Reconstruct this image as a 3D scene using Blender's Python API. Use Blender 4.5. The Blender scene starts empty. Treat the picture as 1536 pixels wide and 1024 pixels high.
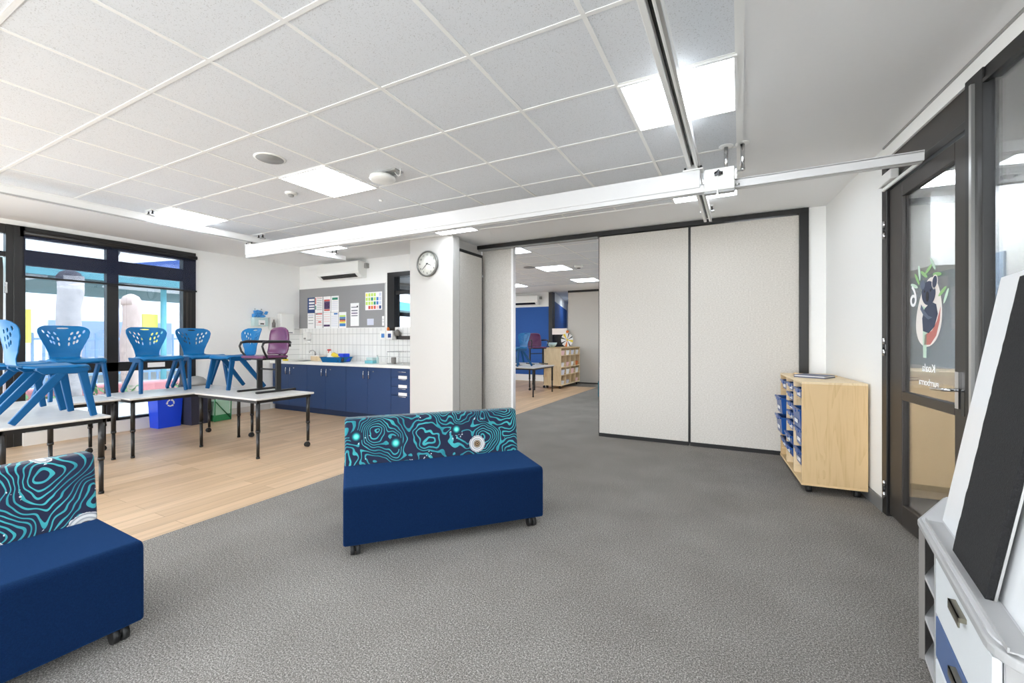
import bpy, bmesh, math, random
from mathutils import Vector, Matrix
random.seed(7)
S = bpy.context.scene
COL = S.collection
PI = math.pi
TH = 0.483
# ------------------------------------------------------------------ materials
def lin(c):
    return tuple((v/255/12.92) if v/255 <= .04045 else ((v/255+.055)/1.055)**2.4 for v in c[:3]) + (1.0,)
MATS = {}
def nodes(name):
    m = bpy.data.materials.new(name); m.use_nodes = True
    nt = m.node_tree; b = nt.nodes['Principled BSDF']
    MATS[name] = m
    return m, nt, b
def mat(name, rgb, rough=.5, metal=0, spec=None, noise=0, nscale=40, bump=0, bscale=200, coat=0, sheen=0, alpha=1, emit=0):
    m, nt, b = nodes(name)
    c = lin(rgb)
    b.inputs['Base Color'].default_value = c
    b.inputs['Roughness'].default_value = rough
    b.inputs['Metallic'].default_value = metal
    if spec is not None: b.inputs['Specular IOR Level'].default_value = spec
    if coat: b.inputs['Coat Weight'].default_value = coat
    if sheen: b.inputs['Sheen Weight'].default_value = sheen
    if alpha < 1: b.inputs['Alpha'].default_value = alpha
    if emit:
        b.inputs['Emission Color'].default_value = c; b.inputs['Emission Strength'].default_value = emit
    tc = nt.nodes.new('ShaderNodeTexCoord')
    if True:
        n = nt.nodes.new('ShaderNodeTexNoise'); n.inputs['Scale'].default_value = nscale; n.inputs['Detail'].default_value = 3
        nt.links.new(tc.outputs['Object'], n.inputs['Vector'])
        r = nt.nodes.new('ShaderNodeMix'); r.data_type = 'RGBA'
        k = noise if noise else .012
        r.inputs[6].default_value = tuple(max(0, v*(1-k)) for v in c[:3]) + (1,)
        r.inputs[7].default_value = tuple(min(1, v*(1+k)) for v in c[:3]) + (1,)
        nt.links.new(n.outputs['Fac'], r.inputs[0]); nt.links.new(r.outputs[2], b.inputs['Base Color'])
    if bump:
        n2 = nt.nodes.new('ShaderNodeTexNoise'); n2.inputs['Scale'].default_value = bscale; n2.inputs['Detail'].default_value = 2
        nt.links.new(tc.outputs['Object'], n2.inputs['Vector'])
        bp = nt.nodes.new('ShaderNodeBump'); bp.inputs['Strength'].default_value = bump; bp.inputs['Distance'].default_value = .004
        nt.links.new(n2.outputs['Fac'], bp.inputs['Height']); nt.links.new(bp.outputs['Normal'], b.inputs['Normal'])
    return m
M = {}
def mk(key, *a, **k): M[key] = mat(key, *a, **k)
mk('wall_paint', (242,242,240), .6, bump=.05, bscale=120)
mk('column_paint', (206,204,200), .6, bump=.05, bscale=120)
mk('hoist_white', (212,212,212), .35)
mk('plaster', (240,240,240), .7)
mk('black_metal', (24,23,23), .38, noise=.1)
mk('brown_black', (58,54,51), .42, metal=.2, noise=.08, nscale=8)
mk('dark_gloss', (14,14,16), .15)
mk('white_metal', (240,240,238), .3)
mk('grid_white', (243,243,241), .4)
mk('white_plastic', (238,238,234), .35)
mk('grey_plastic', (150,150,148), .4)
mk('aluminium', (196,196,194), .3, metal=.85)
mk('chrome', (215,215,215), .18, metal=1)
mk('chair_blue', (3,98,152), .4, spec=.3)
mk('chair_blue_leg', (3,76,124), .45, spec=.25)
mk('table_top', (205,203,200), .35, noise=.1, nscale=14)
mk('table_edge', (168,166,162), .5)
mk('purple_vinyl', (98,50,88), .28, noise=.08)
mk('black_plastic', (20,20,21), .35)
mk('rubber', (16,16,16), .6)
mk('navy_door', (36,64,108), .45, noise=.05)
mk('navy_dark', (24,44,78), .5)
mk('worktop', (244,243,239), .3)
mk('pin_felt', (150,150,151), .95, noise=.08, nscale=160, bump=.2, bscale=500)
mk('paper', (246,246,246), .7)
mk('bin_blue', (18,70,225), .4)
mk('bin_navy', (48,50,66), .45)
mk('green_plastic', (50,130,80), .5)
mk('green_cloth', (176,214,190), .8)
mk('ply_edge', (226,196,148), .5, noise=.06, nscale=30)
mk('tray_blue', (20,78,150), .3, coat=.1)
mk('navy_fabric', (8,27,56), .95, spec=.05, noise=.5, nscale=220, bump=.5, bscale=420, sheen=.22)
M['navy_fabric'].node_tree.nodes['Principled BSDF'].inputs['Sheen Tint'].default_value = lin((90,150,235))
mk('teal_fabric', (24,128,150), .9, noise=.15, nscale=200)
mk('grey_lam', (172,172,172), .4)
mk('grey_top', (200,200,201), .3)
mk('warm_grey', (122,118,114), .5)
mk('board_white', (238,240,242), .22)
mk('drawer_white', (232,236,238), .35)
mk('drawer_blue', (82,106,150), .4)
mk('felt_black', (32,32,33), 1, noise=.5, nscale=120, bump=1, bscale=260)
mk('brass_grey', (140,135,120), .35, metal=.8)
mk('blue_wall', (34,86,160), .75, noise=.06)
mk('skirting_grey', (120,120,120), .5)
mk('yellow', (240,212,60), .5); mk('orange', (226,120,40), .5); mk('red', (214,50,50), .5); mk('teal', (30,150,140), .5)
mk('ink_navy', (30,64,120), .6); mk('ink_grey', (120,124,134), .6); mk('ink_red', (214,88,82), .6); mk('ink_purple', (80,58,100), .6)
mk('ink_green', (34,140,112), .6); mk('ink_lime', (196,226,110), .6); mk('ink_pale', (212,216,232), .6); mk('ink_pink', (240,200,200), .6)
mk('ink_blue', (70,130,196), .6); mk('ink_yellow', (244,236,110), .6); mk('ink_black', (40,40,46), .6)
mk('glove_blue', (70,150,215), .6, noise=.4, nscale=60)
mk('log_grey', (178,170,168), .9, noise=.25, nscale=7, bump=.6, bscale=20)
mk('log_brown', (205,180,168), .9, noise=.2, nscale=9, bump=.6, bscale=20)
mk('log_cap', (96,92,98), .9, noise=.3, nscale=9)
mk('shade_teal', (120,190,200), .7)
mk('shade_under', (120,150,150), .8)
mk('concrete', (214,208,200), .9, noise=.08, nscale=3)
mk('sandpit_red', (208,140,140), .9, noise=.1)
mk('leaf', (96,130,84), .8, noise=.4, nscale=12)
mk('bark', (150,140,146), .9, noise=.2)
mk('fence_blue', (140,170,205), .7, noise=.1)
mk('far_blue', (150,170,205), .7)
mk('sail_blue', (96,124,200), .7)
mk('door_red', (190,130,120), .8)
mk('brown_floor', (112,82,66), .4, noise=.2, nscale=12)
mk('board_slate', (172,192,212), .8, noise=.05)
mk('olive', (150,160,128), .8)
mk('koala_navy', (62,70,92), .6); mk('koala_grey', (98,108,128), .6); mk('koala_rose', (196,120,112), .6); mk('egg_cream', (240,232,226), .6)
mk('leaf_decal', (150,192,130), .6); mk('leaf_pale', (200,224,205), .6)
mk('grey_folder', (92,98,122), .5); mk('steel', (176,178,178), .28, metal=.9)
mk('pond_glass', (190,214,214), .1)
mk('clock_face', (236,237,230), .5); mk('clock_rim', (120,120,116), .3, metal=.5)
mk('ledge', (214,210,204), .6)

def emission(name, rgb, s):
    m = bpy.data.materials.new(name); m.use_nodes = True; nt = m.node_tree
    nt.nodes.clear(); o = nt.nodes.new('ShaderNodeOutputMaterial'); e = nt.nodes.new('ShaderNodeEmission')
    e.inputs[0].default_value = lin(rgb); e.inputs[1].default_value = s
    nt.links.new(e.outputs[0], o.inputs[0]); return m
M['led'] = emission('led', (238,246,255), 7.3)

def glass(name, tint=(245,250,250), refl=.08, rough=0):
    m = bpy.data.materials.new(name); m.use_nodes = True; nt = m.node_tree; nt.nodes.clear()
    o = nt.nodes.new('ShaderNodeOutputMaterial'); mx = nt.nodes.new('ShaderNodeMixShader')
    t = nt.nodes.new('ShaderNodeBsdfTransparent'); g = nt.nodes.new('ShaderNodeBsdfGlossy')
    t.inputs[0].default_value = lin(tint); g.inputs['Roughness'].default_value = rough
    fr = nt.nodes.new('ShaderNodeFresnel'); fr.inputs[0].default_value = 1.45
    mu = nt.nodes.new('ShaderNodeMath'); mu.operation = 'MULTIPLY_ADD'; mu.inputs[1].default_value = .8; mu.inputs[2].default_value = refl*.2
    nt.links.new(fr.outputs[0], mu.inputs[0]); nt.links.new(mu.outputs[0], mx.inputs[0])
    nt.links.new(t.outputs[0], mx.inputs[1]); nt.links.new(g.outputs[0], mx.inputs[2]); nt.links.new(mx.outputs[0], o.inputs[0])
    return m
M['corridor_fill'] = emission('corridor_fill', (240,247,255), 60.0)  # strong emission for the lamps added in the corridor
M['glass'] = glass('glass', (190,196,202))
M['glass_tint'] = glass('glass_tint', (252,253,253), .1)
# roller blind mesh: a dark fabric one can half look through
m = bpy.data.materials.new('blind_mesh'); m.use_nodes = True; nt = m.node_tree; nt.nodes.clear()
o_ = nt.nodes.new('ShaderNodeOutputMaterial'); mx = nt.nodes.new('ShaderNodeMixShader'); t_ = nt.nodes.new('ShaderNodeBsdfTransparent'); d_ = nt.nodes.new('ShaderNodeBsdfDiffuse')
d_.inputs[0].default_value = lin((60,66,90)); mx.inputs[0].default_value = .3
nt.links.new(t_.outputs[0], mx.inputs[1]); nt.links.new(d_.outputs[0], mx.inputs[2]); nt.links.new(mx.outputs[0], o_.inputs[0]); M['blind_mesh'] = m

def ramp(nt, stops, interp='LINEAR'):
    r = nt.nodes.new('ShaderNodeValToRGB'); e = r.color_ramp; e.interpolation = interp
    while len(e.elements) > 1: e.elements.remove(e.elements[-1])
    e.elements[0].position = stops[0][0]; e.elements[0].color = stops[0][1]
    for p, c in stops[1:]:
        x = e.elements.new(p); x.color = c
    return r
# carpet
def carpet():
    m, nt, b = nodes('carpet'); M['carpet'] = m
    tc = nt.nodes.new('ShaderNodeTexCoord')
    mp = nt.nodes.new('ShaderNodeMapping'); nt.links.new(tc.outputs['Object'], mp.inputs[0])
    n = nt.nodes.new('ShaderNodeTexNoise'); n.inputs['Scale'].default_value = 190; n.inputs['Detail'].default_value = 3; n.inputs['Roughness'].default_value = .7
    nt.links.new(mp.outputs[0], n.inputs['Vector'])
    r = ramp(nt, [(.36, lin((60,58,56))), (.5, lin((124,120,115))), (.64, lin((204,199,192)))])
    nf = nt.nodes.new('ShaderNodeTexNoise'); nf.inputs['Scale'].default_value = 120; nf.inputs['Detail'].default_value = 4; nf.inputs['Roughness'].default_value = .8
    nt.links.new(mp.outputs[0], nf.inputs['Vector'])
    av = nt.nodes.new('ShaderNodeMath'); av.operation = 'MULTIPLY_ADD'; av.inputs[1].default_value = .55
    hf = nt.nodes.new('ShaderNodeMath'); hf.operation = 'MULTIPLY'; hf.inputs[1].default_value = .45
    nt.links.new(nf.outputs['Fac'], hf.inputs[0]); nt.links.new(n.outputs['Fac'], av.inputs[0]); nt.links.new(hf.outputs[0], av.inputs[2])
    nt.links.new(av.outputs[0], r.inputs[0])
    n2 = nt.nodes.new('ShaderNodeTexNoise'); n2.inputs['Scale'].default_value = 2.2; n2.inputs['Detail'].default_value = 6
    nt.links.new(tc.outputs['Object'], n2.inputs['Vector'])
    r2 = ramp(nt, [(.3, (.88,.87,.86,1)), (.7, (1.06,1.06,1.06,1))])
    nt.links.new(n2.outputs['Fac'], r2.inputs[0])
    mx = nt.nodes.new('ShaderNodeMix'); mx.data_type = 'RGBA'; mx.blend_type = 'MULTIPLY'; mx.inputs[0].default_value = 1
    nt.links.new(r.outputs[0], mx.inputs[6]); nt.links.new(r2.outputs[0], mx.inputs[7]); nt.links.new(mx.outputs[2], b.inputs['Base Color'])
    b.inputs['Roughness'].default_value = 1; b.inputs['Specular IOR Level'].default_value = .1
    bp = nt.nodes.new('ShaderNodeBump'); bp.inputs['Strength'].default_value = .25; bp.inputs['Distance'].default_value = .003
    nt.links.new(n.outputs['Fac'], bp.inputs['Height']); nt.links.new(bp.outputs['Normal'], b.inputs['Normal'])
carpet()
def brickmat(name, c1, c2, mortar, bw, bh, ms, rot=0, off=.5, grain=None, rough=.35, swap=None, bump=.3):
    m, nt, b = nodes(name); M[name] = m
    tc = nt.nodes.new('ShaderNodeTexCoord'); mp = nt.nodes.new('ShaderNodeMapping')
    nt.links.new(tc.outputs['Object'], mp.inputs[0]); mp.inputs['Rotation'].default_value = rot if isinstance(rot, tuple) else (0,0,rot)
    br = nt.nodes.new('ShaderNodeTexBrick'); br.offset = off; br.inputs['Scale'].default_value = 1
    br.inputs['Brick Width'].default_value = bw; br.inputs['Row Height'].default_value = bh; br.inputs['Mortar Size'].default_value = ms
    br.inputs['Color1'].default_value = lin(c1); br.inputs['Color2'].default_value = lin(c2); br.inputs['Mortar'].default_value = lin(mortar); br.inputs['Bias'].default_value = 0
    nt.links.new(mp.outputs[0], br.inputs['Vector'])
    col = br.outputs['Color']
    if grain:
        mp2 = nt.nodes.new('ShaderNodeMapping'); mp2.inputs['Scale'].default_value = grain[0]
        nt.links.new(tc.outputs['Object'], mp2.inputs[0])
        n = nt.nodes.new('ShaderNodeTexNoise'); n.inputs['Scale'].default_value = 1; n.inputs['Detail'].default_value = 6; n.inputs['Distortion'].default_value = .6
        nt.links.new(mp2.outputs[0], n.inputs['Vector'])
        r = ramp(nt, [(.3, (grain[1],)*3+(1,)), (.7, (grain[2],)*3+(1,))]); nt.links.new(n.outputs['Fac'], r.inputs[0])
        mx = nt.nodes.new('ShaderNodeMix'); mx.data_type = 'RGBA'; mx.blend_type = 'MULTIPLY'; mx.inputs[0].default_value = 1
        nt.links.new(col, mx.inputs[6]); nt.links.new(r.outputs[0], mx.inputs[7]); col = mx.outputs[2]
    nt.links.new(col, b.inputs['Base Color']); b.inputs['Roughness'].default_value = rough
    if bump:
        bp = nt.nodes.new('ShaderNodeBump'); bp.inputs['Strength'].default_value = bump; bp.inputs['Distance'].default_value = .002; bp.invert = True
        nt.links.new(br.outputs['Fac'], bp.inputs['Height']); nt.links.new(bp.outputs['Normal'], b.inputs['Normal'])
brickmat('timber_vinyl', (208,178,145), (190,160,127), (160,132,102), 1.2, .15, .0022, PI/2, .37, ((16,.9,1), .86, 1.1), .42, bump=.1)
brickmat('splash_tile', (240,240,237), (234,234,231), (186,186,184), .1, .2, .0035, (PI/2,0,0), 0, None, .12)
brickmat('splash_tile_side', (240,240,237), (234,234,231), (186,186,184), .1, .2, .0035, (PI/2,0,PI/2), 0, None, .12)
# plywood veneer
def veneer(name, base, dark, sc=(1.6,1.6,.35), rough=.45):
    m, nt, b = nodes(name); M[name] = m
    tc = nt.nodes.new('ShaderNodeTexCoord'); mp = nt.nodes.new('ShaderNodeMapping'); mp.inputs['Scale'].default_value = sc
    nt.links.new(tc.outputs['Object'], mp.inputs[0])
    n = nt.nodes.new('ShaderNodeTexNoise'); n.inputs['Scale'].default_value = 2.4; n.inputs['Detail'].default_value = 2; n.inputs['Distortion'].default_value = 1.2
    nt.links.new(mp.outputs[0], n.inputs['Vector'])
    mu = nt.nodes.new('ShaderNodeMath'); mu.operation = 'MULTIPLY'; mu.inputs[1].default_value = 9
    fr = nt.nodes.new('ShaderNodeMath'); fr.operation = 'FRACT'
    nt.links.new(n.outputs['Fac'], mu.inputs[0]); nt.links.new(mu.outputs[0], fr.inputs[0])
    mp3 = nt.nodes.new('ShaderNodeMapping'); mp3.inputs['Scale'].default_value = (90,90,4); nt.links.new(tc.outputs['Object'], mp3.inputs[0])
    n3 = nt.nodes.new('ShaderNodeTexNoise'); n3.inputs['Scale'].default_value = 1; nt.links.new(mp3.outputs[0], n3.inputs['Vector'])
    ad = nt.nodes.new('ShaderNodeMath'); ad.operation = 'MULTIPLY_ADD'; ad.inputs[1].default_value = .45; nt.links.new(fr.outputs[0], ad.inputs[0]); nt.links.new(n3.outputs['Fac'], ad.inputs[2])
    r = ramp(nt, [(.3, lin(dark)), (.75, lin(base)), (1, lin(base))]); nt.links.new(ad.outputs[0], r.inputs[0]); nt.links.new(r.outputs[0], b.inputs['Base Color'])
    b.inputs['Roughness'].default_value = rough
veneer('ply_veneer', (218,188,142), (204,172,124))
veneer('ply_light', (236,214,176), (218,192,150))
veneer('ply_corridor', (238,208,168), (222,190,148))
# acoustic tile
def tile():
    m, nt, b = nodes('acoustic_tile'); M['acoustic_tile'] = m
    tc = nt.nodes.new('ShaderNodeTexCoord')
    n = nt.nodes.new('ShaderNodeTexNoise'); n.inputs['Scale'].default_value = 190; n.inputs['Detail'].default_value = 2
    nt.links.new(tc.outputs['Object'], n.inputs['Vector'])
    r = ramp(nt, [(.0, lin((150,150,150))), (.33, lin((200,202,204))), (.40, lin((226,229,233)))])
    nt.links.new(n.outputs['Fac'], r.inputs[0]); nt.links.new(r.outputs[0], b.inputs['Base Color']); b.inputs['Roughness'].default_value = .9
tile()
# partition fabric
def weave(name, c1, c2, sc):
    m, nt, b = nodes(name); M[name] = m
    tc = nt.nodes.new('ShaderNodeTexCoord'); mp = nt.nodes.new('ShaderNodeMapping'); mp.inputs['Scale'].default_value = sc
    nt.links.new(tc.outputs['Object'], mp.inputs[0])
    n = nt.nodes.new('ShaderNodeTexNoise'); n.inputs['Scale'].default_value = 1; n.inputs['Detail'].default_value = 4
    nt.links.new(mp.outputs[0], n.inputs['Vector'])
    r = ramp(nt, [(.3, lin(c1)), (.7, lin(c2))]); nt.links.new(n.outputs['Fac'], r.inputs[0]); nt.links.new(r.outputs[0], b.inputs['Base Color'])
    b.inputs['Roughness'].default_value = .95
    bp = nt.nodes.new('ShaderNodeBump'); bp.inputs['Strength'].default_value = .3; bp.inputs['Distance'].default_value = .002
    nt.links.new(n.outputs['Fac'], bp.inputs['Height']); nt.links.new(bp.outputs['Normal'], b.inputs['Normal'])
weave('partition_fabric', (196,191,183), (218,214,207), (60,60,110))
# patterned upholstery: meandering teal contour lines on navy, rings and dotted medallions
def pattern(name, off, dots, meds):
    m, nt, b = nodes(name); M[name] = m
    N = nt.nodes.new; L = nt.links.new
    tc = N('ShaderNodeTexCoord'); mp = N('ShaderNodeMapping'); mp.inputs['Location'].default_value = off
    L(tc.outputs['Object'], mp.inputs[0])
    def math_(op, a, b_=None, c=None):
        x = N('ShaderNodeMath'); x.operation = op
        for i, v in enumerate((a, b_, c)):
            if v is None: continue
            if isinstance(v, (int, float)): x.inputs[i].default_value = v
            else: L(v, x.inputs[i])
        return x.outputs[0]
    wn = N('ShaderNodeTexNoise'); wn.inputs['Scale'].default_value = 9; wn.inputs['Detail'].default_value = 1
    L(mp.outputs[0], wn.inputs['Vector'])
    vm = N('ShaderNodeVectorMath'); vm.operation = 'MULTIPLY_ADD'; vm.inputs[1].default_value = (.09,.09,.09)
    L(wn.outputs['Color'], vm.inputs[0]); L(mp.outputs[0], vm.inputs[2])
    vo = N('ShaderNodeTexVoronoi'); vo.feature = 'SMOOTH_F1'; vo.inputs['Scale'].default_value = 4.4; vo.inputs['Smoothness'].default_value = .35
    L(vm.outputs[0], vo.inputs['Vector'])
    n2 = N('ShaderNodeTexNoise'); n2.inputs['Scale'].default_value = 5; n2.inputs['Detail'].default_value = 0
    L(mp.outputs[0], n2.inputs['Vector'])
    v = math_('MULTIPLY', vo.outputs['Distance'], 11); v = math_('MULTIPLY_ADD', n2.outputs['Fac'], 5.0, v)
    f = math_('FRACT', v)
    d = math_('ABSOLUTE', math_('SUBTRACT', f, .5))
    n4 = N('ShaderNodeTexNoise'); n4.inputs['Scale'].default_value = 7; L(mp.outputs[0], n4.inputs['Vector'])
    w = math_('MULTIPLY_ADD', n4.outputs['Fac'], .16, .07)
    line = math_('LESS_THAN', d, w)
    cn = N('ShaderNodeTexNoise'); cn.inputs['Scale'].default_value = 6; L(mp.outputs[0], cn.inputs['Vector'])
    tealr = ramp(nt, [(.35, lin((20,112,126))), (.65, lin((58,160,166)))]); L(cn.outputs['Fac'], tealr.inputs[0])
    mx = N('ShaderNodeMix'); mx.data_type = 'RGBA'; mx.inputs[6].default_value = lin((9,20,52)); L(line, mx.inputs[0]); L(tealr.outputs[0], mx.inputs[7])
    col = mx.outputs[2]
    # little white dots scattered along the meanders
    v3 = N('ShaderNodeTexVoronoi'); v3.inputs['Scale'].default_value = 58; L(mp.outputs[0], v3.inputs['Vector'])
    n5 = N('ShaderNodeTexNoise'); n5.inputs['Scale'].default_value = 11; L(mp.outputs[0], n5.inputs['Vector'])
    dm = math_('MULTIPLY', math_('LESS_THAN', v3.outputs['Distance'], .3), math_('GREATER_THAN', n5.outputs['Fac'], .66))
    mx = N('ShaderNodeMix'); mx.data_type = 'RGBA'; L(dm, mx.inputs[0]); L(col, mx.inputs[6]); mx.inputs[7].default_value = lin((190,196,200)); col = mx.outputs[2]
    sp = N('ShaderNodeSeparateXYZ'); L(tc.outputs['Object'], sp.inputs[0])
    def dist(cx, cz):
        a = math_('SUBTRACT', sp.outputs[0], cx); c = math_('SUBTRACT', sp.outputs[2], cz)
        return math_('SQRT', math_('ADD', math_('MULTIPLY', a, a), math_('MULTIPLY', c, c)))
    for cx, cz, rr in dots:
        ds = dist(cx, cz); k = math_('DIVIDE', ds, rr)
        r = ramp(nt, [(0, lin((140,236,214))), (.28, lin((70,200,184))), (.45, lin((20,110,120))), (.62, lin((8,30,54))), (1, lin((8,26,50)))]); L(k, r.inputs[0])
        mx = N('ShaderNodeMix'); mx.data_type = 'RGBA'; L(math_('LESS_THAN', ds, rr*.9), mx.inputs[0]); L(col, mx.inputs[6]); L(r.outputs[0], mx.inputs[7]); col = mx.outputs[2]
    for cx, cz, rr in meds:
        ds = dist(cx, cz); k = math_('DIVIDE', ds, rr)
        r = ramp(nt, [(0, lin((30,22,18))), (.1, lin((150,120,80))), (.2, lin((40,36,40))), (.32, lin((170,150,120))), (.4, lin((60,60,66))), (.46, lin((186,186,186))), (.6, lin((150,152,156))), (.7, lin((200,200,200))), (.85, lin((140,144,150))), (.95, lin((205,205,205)))], 'CONSTANT'); L(k, r.inputs[0])
        wob = N('ShaderNodeTexVoronoi'); wob.inputs['Scale'].default_value = 70; L(tc.outputs['Object'], wob.inputs['Vector'])
        rr2 = math_('MULTIPLY_ADD', wob.outputs['Distance'], .1*rr, rr*.94)
        mx = N('ShaderNodeMix'); mx.data_type = 'RGBA'; L(math_('LESS_THAN', ds, rr2), mx.inputs[0]); L(col, mx.inputs[6]); L(r.outputs[0], mx.inputs[7]); col = mx.outputs[2]
    L(col, b.inputs['Base Color']); b.inputs['Roughness'].default_value = .9
    b.inputs['Sheen Weight'].default_value = .15
pattern('upholstery', (0,0,0), [(-.57,.62,.05), (-.30,.555,.055), (.15,.62,.048)], [(.31,.50,.062)])
pattern('upholstery_near', (3.1,1.3,.4), [], [(.60,.395,.075), (.27,.395,.07), (.47,.79,.055)])

# ------------------------------------------------------------------ mesh builder
class MB:
    def __init__(s): s.v = []; s.f = []; s.fm = []; s.mats = []; s.smooth = []; s.cur = 0; s.sm = False
    def use(s, key):
        if key not in s.mats: s.mats.append(key)
        s.cur = s.mats.index(key); return s
    def face(s, idx):
        s.f.append(tuple(idx)); s.fm.append(s.cur); s.smooth.append(s.sm)
    def box(s, x0, x1, y0, y1, z0, z1):
        n = len(s.v)
        s.v += [(x0,y0,z0),(x1,y0,z0),(x1,y1,z0),(x0,y1,z0),(x0,y0,z1),(x1,y0,z1),(x1,y1,z1),(x0,y1,z1)]
        for q in ((0,3,2,1),(4,5,6,7),(0,1,5,4),(1,2,6,5),(2,3,7,6),(3,0,4,7)): s.face([n+i for i in q])
        return s
    def prism(s, pts, z0, z1, axis='z'):
        n = len(s.v); k = len(pts)
        def P(a, b, c):
            return (a,b,c) if axis == 'z' else ((a,c,b) if axis == 'y' else (c,a,b))
        s.v += [P(a,b,z0) for a,b in pts] + [P(a,b,z1) for a,b in pts]
        s.face(list(range(n+k-1, n-1, -1))); s.face(list(range(n+k, n+2*k)))
        sm = s.sm
        for i in range(k): s.face([n+i, n+(i+1)%k, n+k+(i+1)%k, n+k+i])
        return s
    def bar(s, p0, p1, w, d, side=None, w2=None, d2=None):
        p0 = Vector(p0); p1 = Vector(p1); t = (p1-p0).normalized()
        u = Vector(side) if side else (Vector((0,0,1)) if abs(t.z) < .9 else Vector((1,0,0)))
        u = (u - t*u.dot(t)).normalized(); w_ = t.cross(u)
        n = len(s.v)
        for p, ww, dd in ((p0,w,d),(p1,w2 or w,d2 or d)):
            for a, b in ((-1,-1),(1,-1),(1,1),(-1,1)):
                s.v.append(tuple(p + u*a*ww/2 + w_*b*dd/2))
        for q in ((0,3,2,1),(4,5,6,7),(0,1,5,4),(1,2,6,5),(2,3,7,6),(3,0,4,7)): s.face([n+i for i in q])
        return s
    def tube(s, pts, r, seg=10, cap=True, close=False):
        pts = [Vector(p) for p in pts]; n = len(s.v); k = len(pts); u = None
        sm = s.sm; s.sm = True
        for i, p in enumerate(pts):
            if close: t = (pts[(i+1)%k] - pts[i-1]).normalized()
            else: t = (pts[min(i+1,k-1)] - pts[max(i-1,0)]).normalized()
            if u is None:
                u = Vector((0,0,1)) if abs(t.z) < .9 else Vector((1,0,0))
            u = (u - t*u.dot(t)).normalized(); w = t.cross(u)
            rr = r[i] if isinstance(r, (list, tuple)) else r
            for j in range(seg):
                a = 2*PI*j/seg; s.v.append(tuple(p + u*math.cos(a)*rr + w*math.sin(a)*rr))
        for i in range(k if close else k-1):
            for j in range(seg):
                a = n+i*seg+j; b = n+i*seg+(j+1)%seg; c = n+((i+1)%k)*seg+(j+1)%seg; d = n+((i+1)%k)*seg+j
                s.face([a,b,c,d])
        s.sm = False
        if cap and not close:
            s.face([n+j for j in range(seg)][::-1]); s.face([n+(k-1)*seg+j for j in range(seg)])
        s.sm = sm; return s
    def cyl(s, c, r, z0, z1, seg=20, axis='z', r2=None):
        x, y, z = c
        if axis == 'z': a, b = (x,y,z+z0), (x,y,z+z1)
        elif axis == 'y': a, b = (x,y+z0,z), (x,y+z1,z)
        else: a, b = (x+z0,y,z), (x+z1,y,z)
        return s.tube([a,b], [r, r2 if r2 is not None else r], seg)
    def lathe(s, prof, c=(0,0,0), seg=24, axis='z', cap=True):
        n = len(s.v); k = len(prof); sm = s.sm; s.sm = True
        for r, h in prof:
            for j in range(seg):
                a = 2*PI*j/seg
                p = (r*math.cos(a), r*math.sin(a), h)
                if axis == 'y': p = (p[0], p[2], p[1])
                if axis == 'x': p = (p[2], p[0], p[1])
                s.v.append((c[0]+p[0], c[1]+p[1], c[2]+p[2]))
        for i in range(k-1):
            for j in range(seg):
                s.face([n+i*seg+j, n+i*seg+(j+1)%seg, n+(i+1)*seg+(j+1)%seg, n+(i+1)*seg+j])
        s.sm = False
        if cap: s.face([n+j for j in range(seg)][::-1]); s.face([n+(k-1)*seg+j for j in range(seg)])
        s.sm = sm; return s
    def ball(s, c, r, sx=1, sy=1, sz=1, seg=14, rings=8):
        n = len(s.v); sm = s.sm; s.sm = True
        for i in range(rings+1):
            a = PI*i/rings
            for j in range(seg):
                b = 2*PI*j/seg
                s.v.append((c[0]+r*sx*math.sin(a)*math.cos(b), c[1]+r*sy*math.sin(a)*math.sin(b), c[2]-r*sz*math.cos(a)))
        for i in range(rings):
            for j in range(seg):
                s.face([n+i*seg+j, n+i*seg+(j+1)%seg, n+(i+1)*seg+(j+1)%seg, n+(i+1)*seg+j])
        s.sm = sm; return s
    def add_mesh(s, me, M4):
        n = len(s.v); s.v += [tuple(M4 @ v.co) for v in me.vertices]
        for p in me.polygons: s.face([n+i for i in p.vertices])
        return s
    def build(s, name, key=None, parent=None, loc=None, rz=0, bevel=0, seg=2, sub=0, solid=0):
        me = bpy.data.meshes.new(name)
        me.from_pydata(s.v, [], s.f)
        ks = s.mats if (s.mats and key is None) else [key]
        for k in ks: me.materials.append(M[k])
        if key is None:
            for p, i in zip(me.polygons, s.fm): p.material_index = i
        for p, q in zip(me.polygons, s.smooth): p.use_smooth = q
        bm = bmesh.new(); bm.from_mesh(me); bmesh.ops.remove_doubles(bm, verts=bm.verts, dist=1e-5)
        bmesh.ops.recalc_face_normals(bm, faces=bm.faces); bm.to_mesh(me); bm.free()
        o = bpy.data.objects.new(name, me); COL.objects.link(o)
        if parent: o.parent = parent
        if loc: o.location = loc
        o.rotation_euler.z = rz
        if solid:
            x = o.modifiers.new('thick', 'SOLIDIFY'); x.thickness = solid; x.offset = 0
        if bevel:
            x = o.modifiers.new('bevel', 'BEVEL'); x.width = bevel; x.segments = seg; x.limit_method = 'ANGLE'; x.angle_limit = .6
        if sub:
            x = o.modifiers.new('sub', 'SUBSURF'); x.levels = sub; x.render_levels = sub
        return o
def B(x0,x1,y0,y1,z0,z1): return MB().box(x0,x1,y0,y1,z0,z1)
def tag(o, label=None, cat=None, group=None, kind=None):
    if label: o['label'] = label
    if cat: o['category'] = cat
    if group: o['group'] = group
    if kind: o['kind'] = kind
    return o
def empty(name, loc=(0,0,0), rz=0, label=None, cat=None, group=None, kind=None):
    o = bpy.data.objects.new(name, None); COL.objects.link(o); o.location = loc; o.rotation_euler.z = rz
    o.empty_display_size = .1
    return tag(o, label, cat, group, kind)
def struct(name, mb, key=None, parent=None, **k):
    o = mb.build(name, key, parent, **k); o['kind'] = 'structure'; return o
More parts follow.
